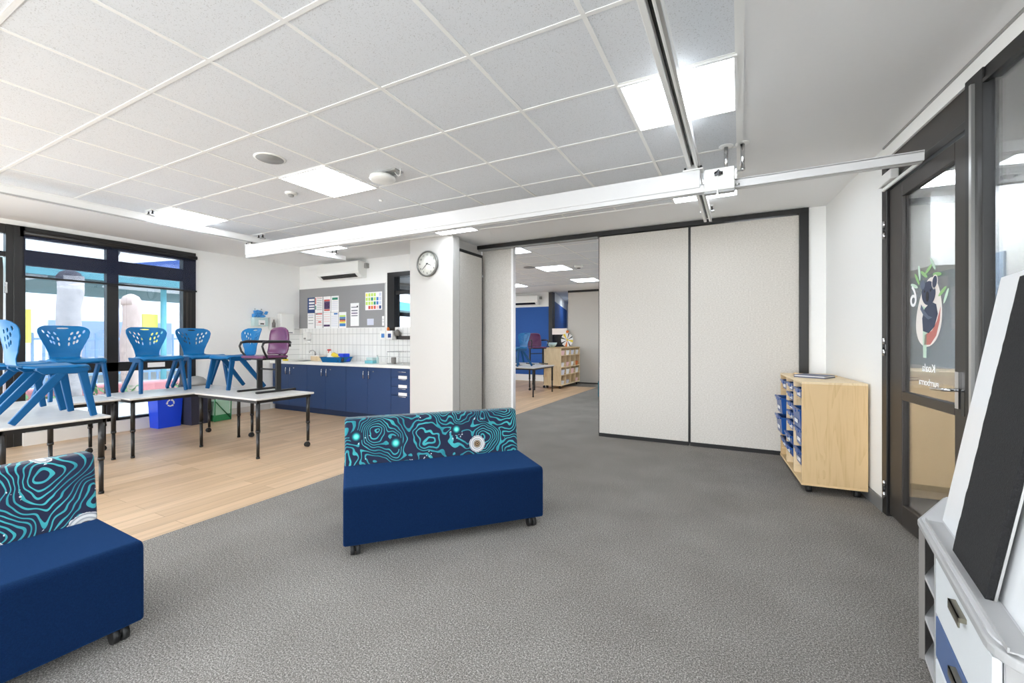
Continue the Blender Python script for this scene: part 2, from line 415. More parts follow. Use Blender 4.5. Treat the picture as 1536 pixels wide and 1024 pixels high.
def kids(o): return [c for c in list(bpy.data.objects) if c.parent == o]
def copy_tree(o, parent=None):
    c = o.copy(); COL.objects.link(c); c.parent = parent
    for ch in kids(o): copy_tree(ch, c)
    return c
def again(o, loc, rz, label, group=None):
    c = copy_tree(o); c.location = loc; c.rotation_euler.z = rz; c['label'] = label
    if group: c['group'] = group
    return c
def text_mesh(body, size, extrude=.0006):
    cu = bpy.data.curves.new('t', 'FONT'); cu.body = body; cu.size = size; cu.extrude = extrude; cu.align_x = 'CENTER'; cu.align_y = 'CENTER'
    ob = bpy.data.objects.new('t', cu); COL.objects.link(ob)
    dg = bpy.context.evaluated_depsgraph_get(); me = bpy.data.meshes.new_from_object(ob.evaluated_get(dg))
    bpy.data.objects.remove(ob); return me

# ------------------------------------------------------------------ camera
cam = bpy.data.cameras.new('camera'); co = bpy.data.objects.new('camera', cam); COL.objects.link(co)
co.location = (0,0,1.31); co.rotation_euler = (PI/2, 0, TH); cam.sensor_width = 36; cam.lens = 36*651/1536
cam.shift_y = -4/1536; cam.clip_start = .02; cam.clip_end = 200
S.camera = co

# ------------------------------------------------------------------ room shell
CZ = 2.75
XB = -3.42                      # carpet / timber joint
fl = MB().box(XB, 1.9, -2.2, 12.4, -.1, 0).box(-4.6, XB, 11.4, 12.4, -.1, 0)
struct('floor', fl, 'carpet')
struct('floor_timber', MB().box(-7.9, XB, -2.2, 11.4, -.1, 0).box(-7.9, -4.6, 11.4, 13.2, -.1, 0), 'timber_vinyl')
struct('ceiling', MB().box(-6.06, -.01, -2.2, 4.83, CZ, CZ+.08), 'acoustic_tile')
struct('ceiling_plaster', MB().box(-7.95, -6.06, -2.2, 4.83, CZ, CZ+.08).box(-.01, 1.7, -2.2, 4.83, CZ, CZ+.08).box(-7.95, 1.3, 4.83, 5.83, CZ, CZ+.08), 'plaster')
def grid(x0, nx, y0, y1, ny0, name, px=.605, py=.6, yb=3.66):
    g = MB()
    for i in range(nx+1):
        x = x0 - i*px; g.box(x-.011, x+.011, y0, y1, CZ-.004, CZ+.004)
    j = 0
    y = yb
    while y > y0: y -= py
    y += py
    while y < y1+.01:
        g.box(x0-nx*px, x0, y-.011, y+.011, CZ-.0035, CZ+.003); y += py
    return g
ce = bpy.data.objects['ceiling']
struct('ceiling_grid', grid(-.01, 10, -2.2, 4.86, 0, 'g'), 'grid_white')
struct('trim_1', MB().box(-.012, .02, -2.2, 4.86, CZ-.008, CZ+.004).box(-6.09, -6.05, -2.2, 4.86, CZ-.008, CZ+.004).box(-6.09,.02,4.85,4.875,CZ-.008,CZ+.004), 'grid_white')
# far room ceiling
struct('ceiling_far', MB().box(-7.95, -.01, 5.83, 10.9, CZ, CZ+.08), 'acoustic_tile')
struct('ceiling_far_plaster', MB().box(-7.95, 1.3, 10.9, 13.4, CZ, CZ+.08).box(-.01, 1.3, 5.83, 10.9, CZ, CZ+.08), 'plaster')
struct('ceiling_far_grid', grid(-.01, 12, 5.9, 10.9, 0, 'g', yb=9.9), 'grid_white')
# left (window) wall, x = -7.8
wl = MB()
wl.box(-7.95, -7.8, 3.84, 5.85, 0, CZ).box(-7.95, -7.8, -2.2, 3.84, 2.69, CZ).box(-7.95, -7.8, 1.9, 3.84, 0, .16)
wl.box(-7.95, -7.8, 5.85, 7.0, 0, CZ).box(-7.95, -7.8, 7.0, 10.6, 2.6, CZ).box(-7.95, -7.8, 7.0, 10.6, 0, .9).box(-7.95, -7.8, 10.6, 13.2, 0, CZ)
struct('wall_left', wl, 'wall_paint')
struct('baseboard_left', MB().box(-7.8, -7.785, 3.84, 5.1, 0, .1).box(-7.8,-7.72,1.92,3.84,0,.155), 'ledge')
# kitchen wall, y = 5.72, with a servery window
kw = MB().box(-7.8, -5.44, 5.72, 5.83, 0, CZ).box(-5.44, -4.3, 5.72, 5.83, 2.46, CZ).box(-5.44, -4.3, 5.72, 5.83, 0, 1.30)
struct('wall_kitchen', kw, 'wall_paint')
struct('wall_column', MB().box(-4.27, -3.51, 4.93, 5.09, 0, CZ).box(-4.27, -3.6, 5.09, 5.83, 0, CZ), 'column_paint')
struct('wall_tiles', MB().box(-7.79, -4.28, 5.708, 5.72, .9, 1.51), 'splash_tile')
struct('wall_tiles_side', MB().box(-7.8, -7.79, 5.12, 5.72, .9, 1.51), 'splash_tile_side')
# right stub and the slightly skewed right wall
struct('wall_end', MB().box(.67, 1.0, 5.73, 5.83, 0, CZ), 'wall_paint')
RW = empty('wall_right', (.83, 5.7, 0), .0907, kind='structure')   # local y runs along the wall (0 at the corner, negative towards the camera)
struct('wall_right_face', MB().box(0, .12, -1.52, .05, 0, CZ).box(0, .12, -7.9, -1.52, 2.65, CZ), 'wall_paint', RW)
struct('baseboard_right', MB().box(-.012, 0, -1.50, -.02, 0, .1), 'skirting_grey', RW)
struct('wall_right_corner_bead', MB().box(-.004, .12, -1.53, -1.50, 0, 2.65), 'grey_plastic', RW)
struct('trim_2', MB().box(-.01, .0, -7.9, -1.5, CZ-.012, CZ), 'grey_plastic', RW)
# back wall behind the camera, with wide unglazed openings added to let daylight in
bw = MB().box(-7.95, -7.2, -2.3, -2.2, 0, CZ).box(-7.2, 1.2, -2.3, -2.2, 2.6, CZ).box(1.2, 1.8, -2.3, -2.2, 0, CZ).box(-3.7, -3.3, -2.3, -2.2, 0, 2.6)
struct('wall_back', bw, 'wall_paint')
# far room walls
struct('wall_far', MB().box(-7.8, -5.12, 12.3, 12.4, 2.3, CZ).box(-7.8, -5.12, 12.3, 12.4, 0, .2), 'wall_paint')
struct('wall_far_blue', MB().box(-7.8, -5.14, 12.29, 12.4, .2, 2.3), 'blue_wall')
struct('wall_far_right', MB().box(.9, 1.0, 5.83, 12.4, 0, CZ), 'wall_paint')
struct('trim_3', MB().box(-5.15, -5.03, 12.22, 12.42, 0, CZ-.02), 'black_metal')
fp = MB().use('partition_fabric').box(-4.55, -2.4, 12.3, 12.4, .03, 2.69).box(-2.38, -.2, 12.3, 12.4, .03, 2.69).use('black_metal').box(-4.55, .9, 12.28, 12.42, 2.69, CZ).box(-4.55, .9, 12.29, 12.41, 0, .03)
struct('wall_far_partition', fp)
# angled wall seen through the far opening
A_ = Vector((-5.03, 12.42, 0)); Bq = Vector((-6.2, 16.6, 0)); dd = (Bq-A_); ang = math.atan2(dd.y, dd.x)
struct('wall_far_angled', MB().use('blue_wall').box(0, dd.length, 0, .1, 0, 2.46).use('wall_paint').box(0, dd.length, 0, .1, 2.46, 2.76), loc=A_, rz=ang)
struct('wall_far_end', MB().box(-6.4, -3.4, 16.6, 16.7, 0, 2.75).box(-4.3,-4.2,12.42,16.6,0,2.75), 'wall_paint')
struct('ceiling_far_room', MB().box(-6.6, -3.3, 13.4, 16.7, CZ, CZ+.05), 'plaster')
struct('floor_far_room', MB().box(-6.6, -3.3, 12.4, 16.7, -.1, -.001), 'carpet')

# ------------------------------------------------------------------ windows left
w1 = empty('window_1', (-7.8, 0, 0), 0, kind='structure')
fr = MB()
def yz(y0,y1,z0,z1, x0=-.09, x1=.0): fr.box(x0, x1, y0, y1, z0, z1)
yz(1.90, 3.84, 2.56, 2.69, -.1, .02)
yz(1.90, 3.84, 2.22, 2.41)
yz(1.90, 3.84, .85, .98); yz(1.90, 3.84, .09, .19)
yz(1.85, 1.95, 0, 2.69, -.1, .02); yz(2.73, 2.86, 0, 2.60); yz(3.66, 3.84, 0, 2.69, -.1, .015)
struct('window_frame', fr, 'black_metal', w1, bevel=.004)
struct('window_pane', MB().box(-.05,-.044, 1.95, 3.7, .19, 2.56), 'glass', w1)
struct('window_notice', MB().box(-.001, .002, 3.2, 3.42, .885, .955), 'paper', w1)
# two narrower stiles that make the right jamb read as several profiles
struct('window_track', MB().box(.0,.02,3.70,3.725,.1,2.05).box(.0,.02,3.76,3.775,.1,2.05), 'brown_black', w1)
bl = empty('roller_blind', (-7.76, 2.86, 2.66), 0, 'black see-through roller blind drawn a little way down the window', 'blind')
MB().tube([(0,-.93,-.05),(0,.98,-.05)], .03).build('roller', 'black_metal', bl)
MB().box(-.002, .002, -.93, .97, -.58, -.05).build('blind_fabric', 'blind_mesh', bl)
MB().box(-.008, .008, -.93, .98, -.60, -.575).build('bottom_bar', 'black_metal', bl)
# door on the left, mostly out of frame
d1 = empty('door_1', (-7.8, 0, 0), 0, kind='structure')
fr = MB(); yz(.75, 1.85, 2.30, 2.36); yz(.75, 1.85, 2.58, 2.69); yz(.75, .82, 0, 2.69); yz(1.79, 1.85, 0, 2.69, -.09, .01)
struct('door_frame', fr, 'black_metal', d1)
struct('door_leaf', MB().box(-.06,-.01,.84,1.77,0,.14).box(-.06,-.01,.84,1.77,2.16,2.29).box(-.06,-.01,1.62,1.77,.14,2.16).box(-.06,-.01,.84,.96,.14,2.16).box(-.06,-.01,.96,1.62,.95,1.05), 'brown_black', d1, bevel=.004)
struct('door_glass', MB().box(-.04,-.034,.9,1.7,.14,2.2).box(-.04,-.034,.82,1.8,2.36,2.58), 'glass', d1)
struct('door_closer', MB().box(-.01,.04,1.45,1.72,2.18,2.25), 'aluminium', d1, bevel=.006)
struct('door_hinge', MB().box(0,.02,1.78,1.80,1.86,1.99).box(0,.02,1.78,1.80,.9,1.03), 'chrome', d1)
struct('door_pull', MB().tube([(.07+.0*math.cos(a), 1.72+.06*math.sin(a), 1.31+.07*math.cos(a)) for a in [2*PI*i/20 for i in range(20)]], .01, 8, close=True).bar((0,1.70,1.31),(.07,1.68,1.31),.02,.02), 'black_metal', d1)
# more glazing further left (outside the frame) and frames of the added daylight openings behind the camera
for i,(x0,x1) in enumerate(((-7.2,-3.7),(-3.3,1.2))):
    w = empty('window_%d' % (i+2), (0,-2.25,0), 0, kind='structure')
    f = MB()
    n = 3
    f.box(x0,x1,-.04,.04,2.5,2.6).box(x0,x1,-.04,.04,0,.1)
    for k in range(n+1):
        x = x0+(x1-x0)*k/n; f.box(x-.03,x+.03,-.035,.035,0,2.6)
    struct('window_frame', f, 'black_metal', w)
w = empty('window_4', (-7.8, 0, 0), 0, kind='structure')
struct('window_frame', MB().box(-.09,0,-2.2,.75,2.55,2.69).box(-.09,0,-2.2,.75,0,.15).box(-.09,0,-.8,-.7,0,2.6), 'black_metal', w)
w = empty('window_5', (-7.8, 0, 0), 0, kind='structure')
struct('window_frame', MB().box(-.09,0,7,10.6,2.5,2.6).box(-.09,0,7,10.6,.9,1.0).box(-.09,0,7,7.1,.9,2.6).box(-.09,0,8.1,8.2,.9,2.6).box(-.09,0,9.3,9.4,.9,2.6).box(-.09,0,7,10.6,1.9,2.0), 'black_metal', w)
# servery window beside the pinboard
w = empty('window_6', (0, 5.72, 0), 0, kind='structure')
struct('window_frame', MB().box(-5.44,-5.28,-.03,.11,1.30,2.46).box(-5.28,-4.3,-.03,.11,2.38,2.46).box(-5.28,-4.3,-.02,.10,1.30,1.36).box(-5.28,-4.3,.0,.06,2.08,2.14), 'black_metal', w)
struct('window_pane', MB().box(-5.3,-4.3,.03,.036,1.35,2.4), 'glass', w)
struct('window_sill', MB().box(-5.15,-4.3,-.06,-.03,1.30,1.36), 'brown_black', w)

# ------------------------------------------------------------------ glazed door and window in the right wall
d2 = empty('door_2', (.83, 5.7, 0), .0907, kind='structure')
def V(y): return (y-5.7)*1.0041
f = MB()
f.box(-.01,.10, V(4.22), V(4.13), 0, 2.65)                     # hinge jamb
f.box(-.02,.03, V(3.12), V(2.97), 0, 2.65)                     # lock jamb / mullion
f.box(0,.10, V(4.13), V(3.12), 2.42, 2.47)
struct('door_frame', f, 'black_metal', d2, bevel=.004)
struct('door_head_panel', MB().box(.015,.06, V(4.2), V(3.12), 2.47, 2.65), 'brown_black', d2)
struct('mullion_fin', MB().box(-.035,-.02, V(3.05), V(3.03), 0, 2.6), 'aluminium', d2)
leaf = struct('door_leaf', MB().box(.005,.05,V(4.12),V(3.92),0.02,2.40).box(.005,.05,V(3.27),V(3.13),0.02,2.40).box(.005,.05,V(3.92),V(3.27),2.30,2.40).box(.005,.05,V(3.92),V(3.27),.885,.945).box(.005,.05,V(3.92),V(3.27),.02,.16), 'brown_black', d2, bevel=.004)
struct('door_glass', MB().box(.025,.031,V(3.92),V(3.27),.16,2.30), 'glass_tint', d2)
h = struct('door_handle', MB().box(-.01,.006,V(3.235),V(3.20),.93,1.13).tube([(-.01,V(3.215),1.03),(-.055,V(3.215),1.03),(-.06,V(3.25),1.028),(-.06,V(3.36),1.022)], .009, 8), 'chrome', d2)
struct('door_lock', MB().box(-.014,.006,V(3.165),V(3.135),.90,1.04), 'dark_gloss', d2)
for z in (.19, 1.25, 2.12):
    o = struct('door_hinge', MB().use('chrome').cyl((-.014,V(4.16),z),.011,-.065,-.02,10).cyl((-.014,V(4.16),z),.011,.02,.065,10).use('black_metal').cyl((-.014,V(4.16),z),.0105,-.02,.02,10).use('chrome').box(-.012,-.004,V(4.2),V(4.15),z-.06,z+.06), None, d2)
struct('door_closer', MB().box(-.05,.0,V(4.19),V(3.95),2.44,2.51).box(-.03,-.012,V(4.16),V(3.58),2.405,2.43), 'white_metal', d2, bevel=.006)
# glass decal: mirrored writing, numeral, leaves, koala
dy = V(3.60)
dec = MB()
def poly(pts, key, lay):
    dec.use(key); x = .024 - lay*.0008
    dec.prism([(dy + a, z) for a, z in pts], x-.0006, x, 'x')
def ell(ca, cz, ra, rz_, key, lay, rot=0, n=28, k=1.0):
    c, s_ = math.cos(rot), math.sin(rot)
    poly([(ca + c*ra*math.cos(t) - s_*rz_*math.sin(t), cz + s_*ra*math.cos(t) + c*rz_*math.sin(t)) for t in [2*PI*i/n for i in range(n)]], key, lay)
# local a > 0 is away from the camera, which is to the left in view
egg = [(.155*math.cos(t)*(1-.22*math.sin(t)) + .0 - .03*math.sin(t), 1.475 + .215*math.sin(t)) for t in [2*PI*i/40 for i in range(40)]]
poly(egg, 'egg_cream', 0)
poly([(.06,1.27),(-.02,1.275),(-.09,1.33),(-.13,1.42),(-.14,1.5),(-.10,1.42),(-.04,1.36),(.05,1.335)], 'koala_rose', 1)
poly([(.07,1.19),(.03,1.19),(.02,1.5),(.075,1.52)], 'leaf_pale', 1)          # branch
poly([(.07,1.36),(.0,1.345),(-.07,1.385),(-.11,1.46),(-.09,1.52),(-.03,1.54),(.05,1.50),(.08,1.44)], 'koala_navy', 2)
ell(.0,1.595,.085,.075,'koala_navy',3)
ell(-.075,1.655,.035,.045,'egg_cream',3,.3); ell(-.078,1.657,.026,.036,'koala_navy',4,.3); ell(.07,1.655,.03,.03,'koala_grey',4)
ell(.01,1.575,.018,.032,'ink_black',5); ell(.045,1.61,.008,.008,'ink_black',5); ell(-.028,1.61,.008,.008,'ink_black',5)
poly([(.10,1.50),(.06,1.46),(-.0,1.43),(-.05,1.44),(-.0,1.455),(.05,1.49),(.09,1.53)], 'koala_grey', 4)
for a_, z_, r_, q in ((.06,1.72,.5,'leaf_decal'),(-.0,1.745,-.5,'leaf_decal'),(.15,1.70,.9,'leaf_decal'),(.12,1.735,1.4,'leaf_pale'),(-.16,1.59,-.5,'leaf_decal'),(-.2,1.56,-1.0,'leaf_pale'),(-.10,1.70,.1,'leaf_decal'),(.19,1.66,.3,'leaf_pale'),(-.05,1.77,.9,'leaf_pale')):
    ell(a_, z_, .05, .012, q, 1, r_)
def rotm(me, size, a, z, mirror=True):
    # text drawn in the plane of the glass; it reads the right way round from the other side
    X = Matrix(((0,0,1,.022),((-1 if not mirror else 1),0,0,dy+a),(0,1,0,z),(0,0,0,1)))
    return X
dec.use('paper')
t = text_mesh('6', .2); dec.add_mesh(t, rotm(t,0,.20,1.585))
t = text_mesh('Koala', .072); dec.add_mesh(t, rotm(t,0,.0,1.125))
t = text_mesh('gurrborra', .062); dec.add_mesh(t, rotm(t,0,.0,1.035))
struct('door_decal', dec, None, d2)
w7 = empty('window_7', (.83, 5.7, 0), .0907, kind='structure')
struct('window_frame', MB().box(-.01,.05,V(2.97),-7.9,2.585,2.65).box(-.01,.05,V(2.97),-7.9,0,.12).box(0,.09,V(1.0),V(.9),.1,2.6).box(0,.09,V(-.6),V(-.7),.1,2.6).box(-.02,.0,V(2.97),-7.9,2.57,2.59), 'black_metal', w7)
struct('window_pane', MB().box(.012,.018,V(2.97),-7.9,.12,2.6), 'glass_tint', w7)

# ------------------------------------------------------------------ corridor room beyond the door
struct('floor_corridor', MB().box(1.0, 3.8, -2.2, 9.4, -.1, -.002), 'brown_floor')
struct('ceiling_corridor', MB().box(1.12, 3.8, -2.2, 9.4, 2.8, 2.88), 'plaster')
cw = empty('wall_corridor', (2.0, 6.25, 0), .16, kind='structure')
struct('wall_corridor_face', MB().box(0,.1,-7,3.0,0,2.8), 'wall_paint', cw)
struct('wall_corridor_bulkhead', MB().box(-.35,0,-.35,2.9,2.05,2.8), 'wall_paint', cw)
struct('wall_corridor_pier', MB().box(-.34,0,.98,1.3,0,2.05), 'olive', cw)
pb = empty('pinboard', (2.0, 6.25, 1.5), .16, 'slate blue felt pinboard on the corridor wall seen through the glass door', 'pinboard')
MB().box(-.02,-.003,-.75,.95,-.5,.6).build('felt_panel', 'board_slate', pb)
MB().box(-.03,-.003,-.77,.97,-.55,-.5).build('bottom_rail', 'paper', pb)
for i,(a_,z_) in enumerate(((-.1,.25),(-.12,.02),(.12,.38))):
    tag(B(-.024,-.021,-.09,.09,-.11,.11).build('paper_notice', 'ink_pale', None, loc=(2.0-a_*.159, 6.25+a_*.987, 1.5+z_), rz=.16), ('faded notice high on the slate pinboard, right of the koala','faded notice low on the slate pinboard near the door stile','small faded notice on the slate pinboard above the leaves')[i], 'notice')
struct('wall_corridor_end', MB().box(1.15,2.4,9.3,9.4,0,2.8), 'wall_paint')
cb = empty('wood_counter', (1.36, 4.93, 0), 0, 'light plywood counter front in the corridor behind the glass door', 'counter')
MB().box(-.28,.5,0,.03,.06,1.0).build('front_panel', 'ply_corridor', cb)
MB().box(-.30,.52,-.02,.55,1.0,1.03).build('counter_top', 'ply_light', cb)
MB().box(-.26,.48,.04,.5,0,.06).build('plinth', 'brass_grey', cb)
MB().box(.47,.5,.03,.5,.06,1.0).build('side_panel', 'ply_corridor', cb); MB().box(-.28,-.25,.03,.5,.06,1.0).build('side_panel', 'ply_corridor', cb)
# rail built in place of a room reflection in the side window
rl = empty('reflection_rail', (2.05, 3.9, 2.3), .0, 'grey rail with latch standing in for a reflection in the tall side window', 'rail')
MB().box(-.6,.9,0,.05,.0,.1).build('rail_body', 'grey_lam', rl)
MB().box(-.28,-.2,-.02,.05,.1,.13).build('latch', 'aluminium', rl); MB().box(-.12,-.04,-.02,.05,.1,.14).build('latch', 'aluminium', rl)
MB().cyl((-.4,.03,.1),.012,0,.4,8).build('hanger', 'white_metal', rl); MB().cyl((.7,.03,.1),.012,0,.4,8).build('hanger', 'white_metal', rl)

# ------------------------------------------------------------------ operable partition
pt = empty('operable_partition', (0, 5.73, 0), 0, 'large beige fabric folding wall of two closed panels in a black track', 'partition')
for x0, x1 in ((-1.68,-.555),(-.535,.585)):
    p = B(x0,x1,0,.09,.045,2.68).build('panel', 'partition_fabric', pt, bevel=.004)
    MB().box(x0-.004,x0+.004,-.004,.09,.04,2.68).box(x1-.004,x1+.004,-.004,.09,.04,2.68).build('edge_strip', 'black_metal', p)
    B(x0,x1,-.006,.09,.0,.044).build('bottom_seal', 'rubber', p)
B(-.556,-.534,.01,.08,.03,2.68).build('joint_seal', 'black_metal', pt)
B(.585,.67,-.03,.09,0,2.7).build('jamb', 'black_metal', pt, bevel=.004)
B(-3.95,.67,-.03,.09,2.69,2.745).build('track', 'black_metal', pt)
B(-3.95,-1.7,.0,.06,2.67,2.69).build('track_slot', 'grey_plastic', pt)
st = empty('stacked_panel', (-3.54, 5.4, 0), 0, 'beige folding panel parked edge-on beside the clock column', 'partition')
B(-.03,.03,-.29,.30,.03,2.55).build('panel', 'partition_fabric', st, bevel=.003)
B(-.034,.034,-.30,.31,2.55,2.59).build('top_cap', 'black_metal', st)
B(-.034,.034,.295,.31,.02,2.55).build('edge_strip', 'black_metal', st)
st = empty('stacked_panel', (-3.28, 5.86, 0), 0, 'beige folding panel with pale end strip at left side of the opening', 'partition')
B(-.30,.21,-.03,.04,.03,2.735).build('panel', 'partition_fabric', st, bevel=.003)
B(.21,.245,-.035,.045,.02,2.735).build('edge_strip', 'white_metal', st)

# ------------------------------------------------------------------ ceiling lights
def light(x, y, label, name_group='ceiling light panels', par=None):
    e = empty('ceiling_light', (x, y, CZ-.006), 0, label, 'ceiling light', name_group)
    return e
def make_light(x, y, label, group):
    e = light(x, y, label, group)
    f = MB().box(-.302,.302,-.3,-.285,-.008,.004).box(-.302,.302,.285,.3,-.008,.004).box(-.302,-.287,-.285,.285,-.008,.004).box(.287,.302,-.285,.285,-.008,.004)
    f.build('frame', 'white_metal', e)
    B(-.287,.287,-.285,.285,-.007,-.002).build('diffuser', 'led', e)
    return e
cx = [-.01-.605*(k+.5) for k in (0,5,9)]
L0 = make_light(cx[0], 2.76, 'large square ceiling light behind the hoist track, nearest the viewer', 'ceiling lights in the room')
def L(x, y, lab, grp='ceiling lights in the room'): return again(L0, (x, y, CZ-.006), 0, lab, grp)
L(cx[1], 2.76, 'bright square ceiling light beside the round ceiling unit')
L(cx[2], 2.76, 'ceiling light tucked behind the left hoist track')
L(cx[0], 4.56, 'ceiling light glimpsed below the beam near the hoist motor')
L(cx[1], 4.56, 'thin bright ceiling light glimpsed under the beam above the clock column')
L(cx[2], 4.56, 'ceiling light glimpsed under the beam towards the air conditioner')
for y in (.36, -1.44):  # unseen rows added for extra illumination
    for x in cx: L(x, y, 'unseen square ceiling light added behind the viewer', 'added ceiling lights behind the viewer')
for x, y, lab in ((-3.33,6.2,'far room ceiling light nearest the doorway edge, top left'),(-3.33,8.2,'far room ceiling light in the middle of the opening'),(-3.33,10.2,'far room ceiling light at the right above the grey panel'),(-5.4,10.4,'far room ceiling light lower left above the air conditioner')):
    L(x, y, lab, 'ceiling lights in the far room')
for x, y in ((-5.0,14.6),(-5.4,6.4),(-5.4,8.3),(-1.2,7.3),(-1.2,10.2)): L(x, y, 'far room ceiling light out of sight', 'ceiling lights in the far room out of sight')  # the first, past the far opening, is added to brighten that gap
for x, y in ((2.1,-.6),(2.0,1.0),(1.85,2.4),(1.75,3.9),(1.62,5.4),(1.5,8.0)):  # lamps added to brighten the corridor
    c = L(x, y, 'added lamp brightening the corridor behind the glass door', 'added corridor fill lamps'); c.location.z = 2.794; c.scale = (.8,.8,1)
    q_ = [k_ for k_ in kids(c) if k_.name.startswith('diffuser')][0]; q_.data = q_.data.copy(); q_.data.materials[0] = M['corridor_fill']
# ------------------------------------------------------------------ other ceiling fittings
e = empty('ceiling_speaker', (-3.32, 2.17, CZ), 0, 'round grey perforated speaker set in the ceiling tile', 'speaker')
MB().lathe([(.115,.0),(.115,-.004),(.1,-.007)], cap=False).build('rim', 'white_plastic', e)
MB().lathe([(.1,-.006),(.1,-.008),(.0005,-.009)]).build('grille', 'grey_plastic', e)
e = empty('access_point', (-2.76, 2.83, CZ), 0, 'round white ceiling unit with bracket and cable beside the bright light', 'ceiling unit')
MB().lathe([(.06,0),(.07,-.02),(.105,-.024),(.112,-.045),(.1,-.062),(.05,-.07),(.001,-.072)]).build('dome', 'white_plastic', e)
MB().box(.05,.19,-.05,.05,-.012,.0).build('bracket', 'grey_plastic', e)
MB().tube([(.14,.0,-.01),(.17,.01,-.045),(.2,.0,-.05),(.22,-.02,-.03),(.22,-.02,0)], .004, 6).build('cable', 'white_plastic', e)
e = empty('smoke_detector', (-3.92, 2.78, CZ), 0, 'small white smoke detector on tile left of the bright light', 'detector')
MB().lathe([(.055,0),(.055,-.012),(.035,-.02)]).build('base', 'white_plastic', e)
MB().lathe([(.028,-.02),(.026,-.036),(.012,-.04)]).build('sensor', 'grey_plastic', e)
tag(MB().lathe([(.022,0),(.018,-.012),(.004,-.016)], seg=12).build('sprinkler_head', 'white_metal', None, loc=(-3.3,3.36,CZ)), 'tiny round sprinkler head on tile in front of the beam', 'sprinkler')
e = empty('smoke_detector', (-2.8, 8.16, CZ), 0, 'far room detector on the ceiling right of the middle light', 'detector')
MB().lathe([(.09,0),(.09,-.03),(.05,-.05)]).build('base', 'white_plastic', e)
MB().lathe([(.04,-.05),(.03,-.06)]).build('sensor', 'black_plastic', e)
tag(MB().lathe([(.12,0),(.12,-.006),(.1,-.012)]).build('ceiling_speaker', 'grey_plastic', None, loc=(-3.75,7.9,CZ)), 'round grille on the far room ceiling left of the middle light', 'speaker')

# ------------------------------------------------------------------ ceiling hoist
def track(x, y0, y1, label, brackets):
    e = empty('hoist_track', (x, 0, 2.6), 0, label, 'hoist track', 'ceiling hoist tracks')
    MB().box(-.04,-.012,y0,y1,0,.07).box(.012,.04,y0,y1,0,.07).box(-.04,.04,y0,y1,.07,.08).build('rail', 'white_metal', e, bevel=.004)
    MB().box(-.012,.012,y0,y1,.045,.07).build('slot', 'dark_gloss', e)
    MB().box(.026,.041,y0,y1,-.001,.012).build('lower_lip', 'aluminium', e)
    for y in brackets:
        b = MB().box(-.07,.07,y-.03,y+.03,.08,.092).build('bracket', 'aluminium', e)
        MB().cyl((-.045,y,.092),.008,0,.045,8).cyl((.045,y,.092),.008,0,.045,8).cyl((-.045,y,.092),.014,0,.018,8).cyl((.045,y,.092),.014,0,.018,8).build('bolt', 'black_plastic', b)
        MB().box(-.06,.06,y-.025,y+.025,.137,.149).build('ceiling_plate', 'white_metal', b)
    return e
track(-.31, -1.6, 5.25, 'long hoist track on the ceiling at right with a black slot, crossing the square light', (-1.2, 1.2, 5.15))
track(-5.83, -1.6, 5.1, 'long white hoist track along the ceiling near the window wall', (.6, 2.42, 3.68, 4.9))
e = empty('hoist_beam', (0, 3.55, 2.4), 0, 'long white hoist crossbeam hanging below both ceiling tracks', 'hoist beam')
MB().box(-5.9,-.26,-.045,.045,.035,.17).build('upper_beam', 'hoist_white', e, bevel=.006)
MB().box(-5.9,1.0,-.035,-.008,0,.06).box(-5.9,1.0,.008,.035,0,.06).box(-5.9,1.0,-.035,.035,.05,.06).build('lower_rail', 'hoist_white', e, bevel=.003)
MB().box(-5.9,.99,-.008,.008,.02,.05).build('slot', 'grey_plastic', e)
for x in (-.31, -5.83):
    b = MB().box(x-.07,x+.07,-.05,.05,.17,.18).build('bracket', 'white_metal', e, bevel=.002)
    MB().box(x-.035,x+.035,-.04,.04,.18,.215).build('carriage', 'aluminium', b, bevel=.004)
    MB().cyl((x-.055,-.03,.18),.009,0,.02,8).cyl((x+.055,-.03,.18),.009,0,.02,8).build('bolt', 'black_plastic', b)
e = empty('hoist_motor', (-.13, 3.49, 2.36), 0, 'white hoist motor box with cord hanging on the crossbeam at right', 'hoist motor')
MB().box(-.10,.10,-.04,.012,.02,.18).build('housing', 'white_plastic', e, bevel=.012, seg=3)
MB().box(-.10,.10,-.038,.01,0,.02).build('base_plate', 'grey_plastic', e, bevel=.004)
MB().tube([(-.01,-.05,.13),(-.01,-.052,.0),(-.01,-.052,-.02)], .004, 6).cyl((-.01,-.052,-.03),.007,0,.03,8).build('pull_cord', 'white_plastic', e)
MB().box(-.03,.01,-.055,-.04,.12,.15).bar((-.03,-.05,.135),(.0,-.05,.16),.01,.01).cyl((.012,-.05,.135),.012,-.012,.012,8,'x').build('cord_guide', 'black_plastic', e)
MB().cyl((.112,-.01,.05),.008,-.01,.02,8,'x').box(.1,.112,-.02,.0,.09,.16).build('latch', 'aluminium', e)
for x, lab in ((-.09,'short chrome rod hanging from the ceiling just above the hoist motor'),(.02,'short chrome rod with bent clip hanging right of the hoist motor')):
    e = empty('hanging_rod', (x, 3.62, CZ), 0, lab, 'rod')
    MB().lathe([(.05,0),(.05,-.004),(.02,-.008)]).build('flange', 'white_metal', e)
    MB().cyl((0,0,0),.014,-.18,-.006,12).build('rod', 'chrome', e)
    if x > 0: MB().tube([(0,0,-.18),(0,0,-.2),(-.03,-.01,-.2),(-.055,-.02,-.215)], .006, 6).cyl((0,0,-.2),.016,0,.02,10).build('clip', 'aluminium', e)
    else: MB().cyl((0,0,-.185),.02,0,.012,10).build('nut', 'aluminium', e)

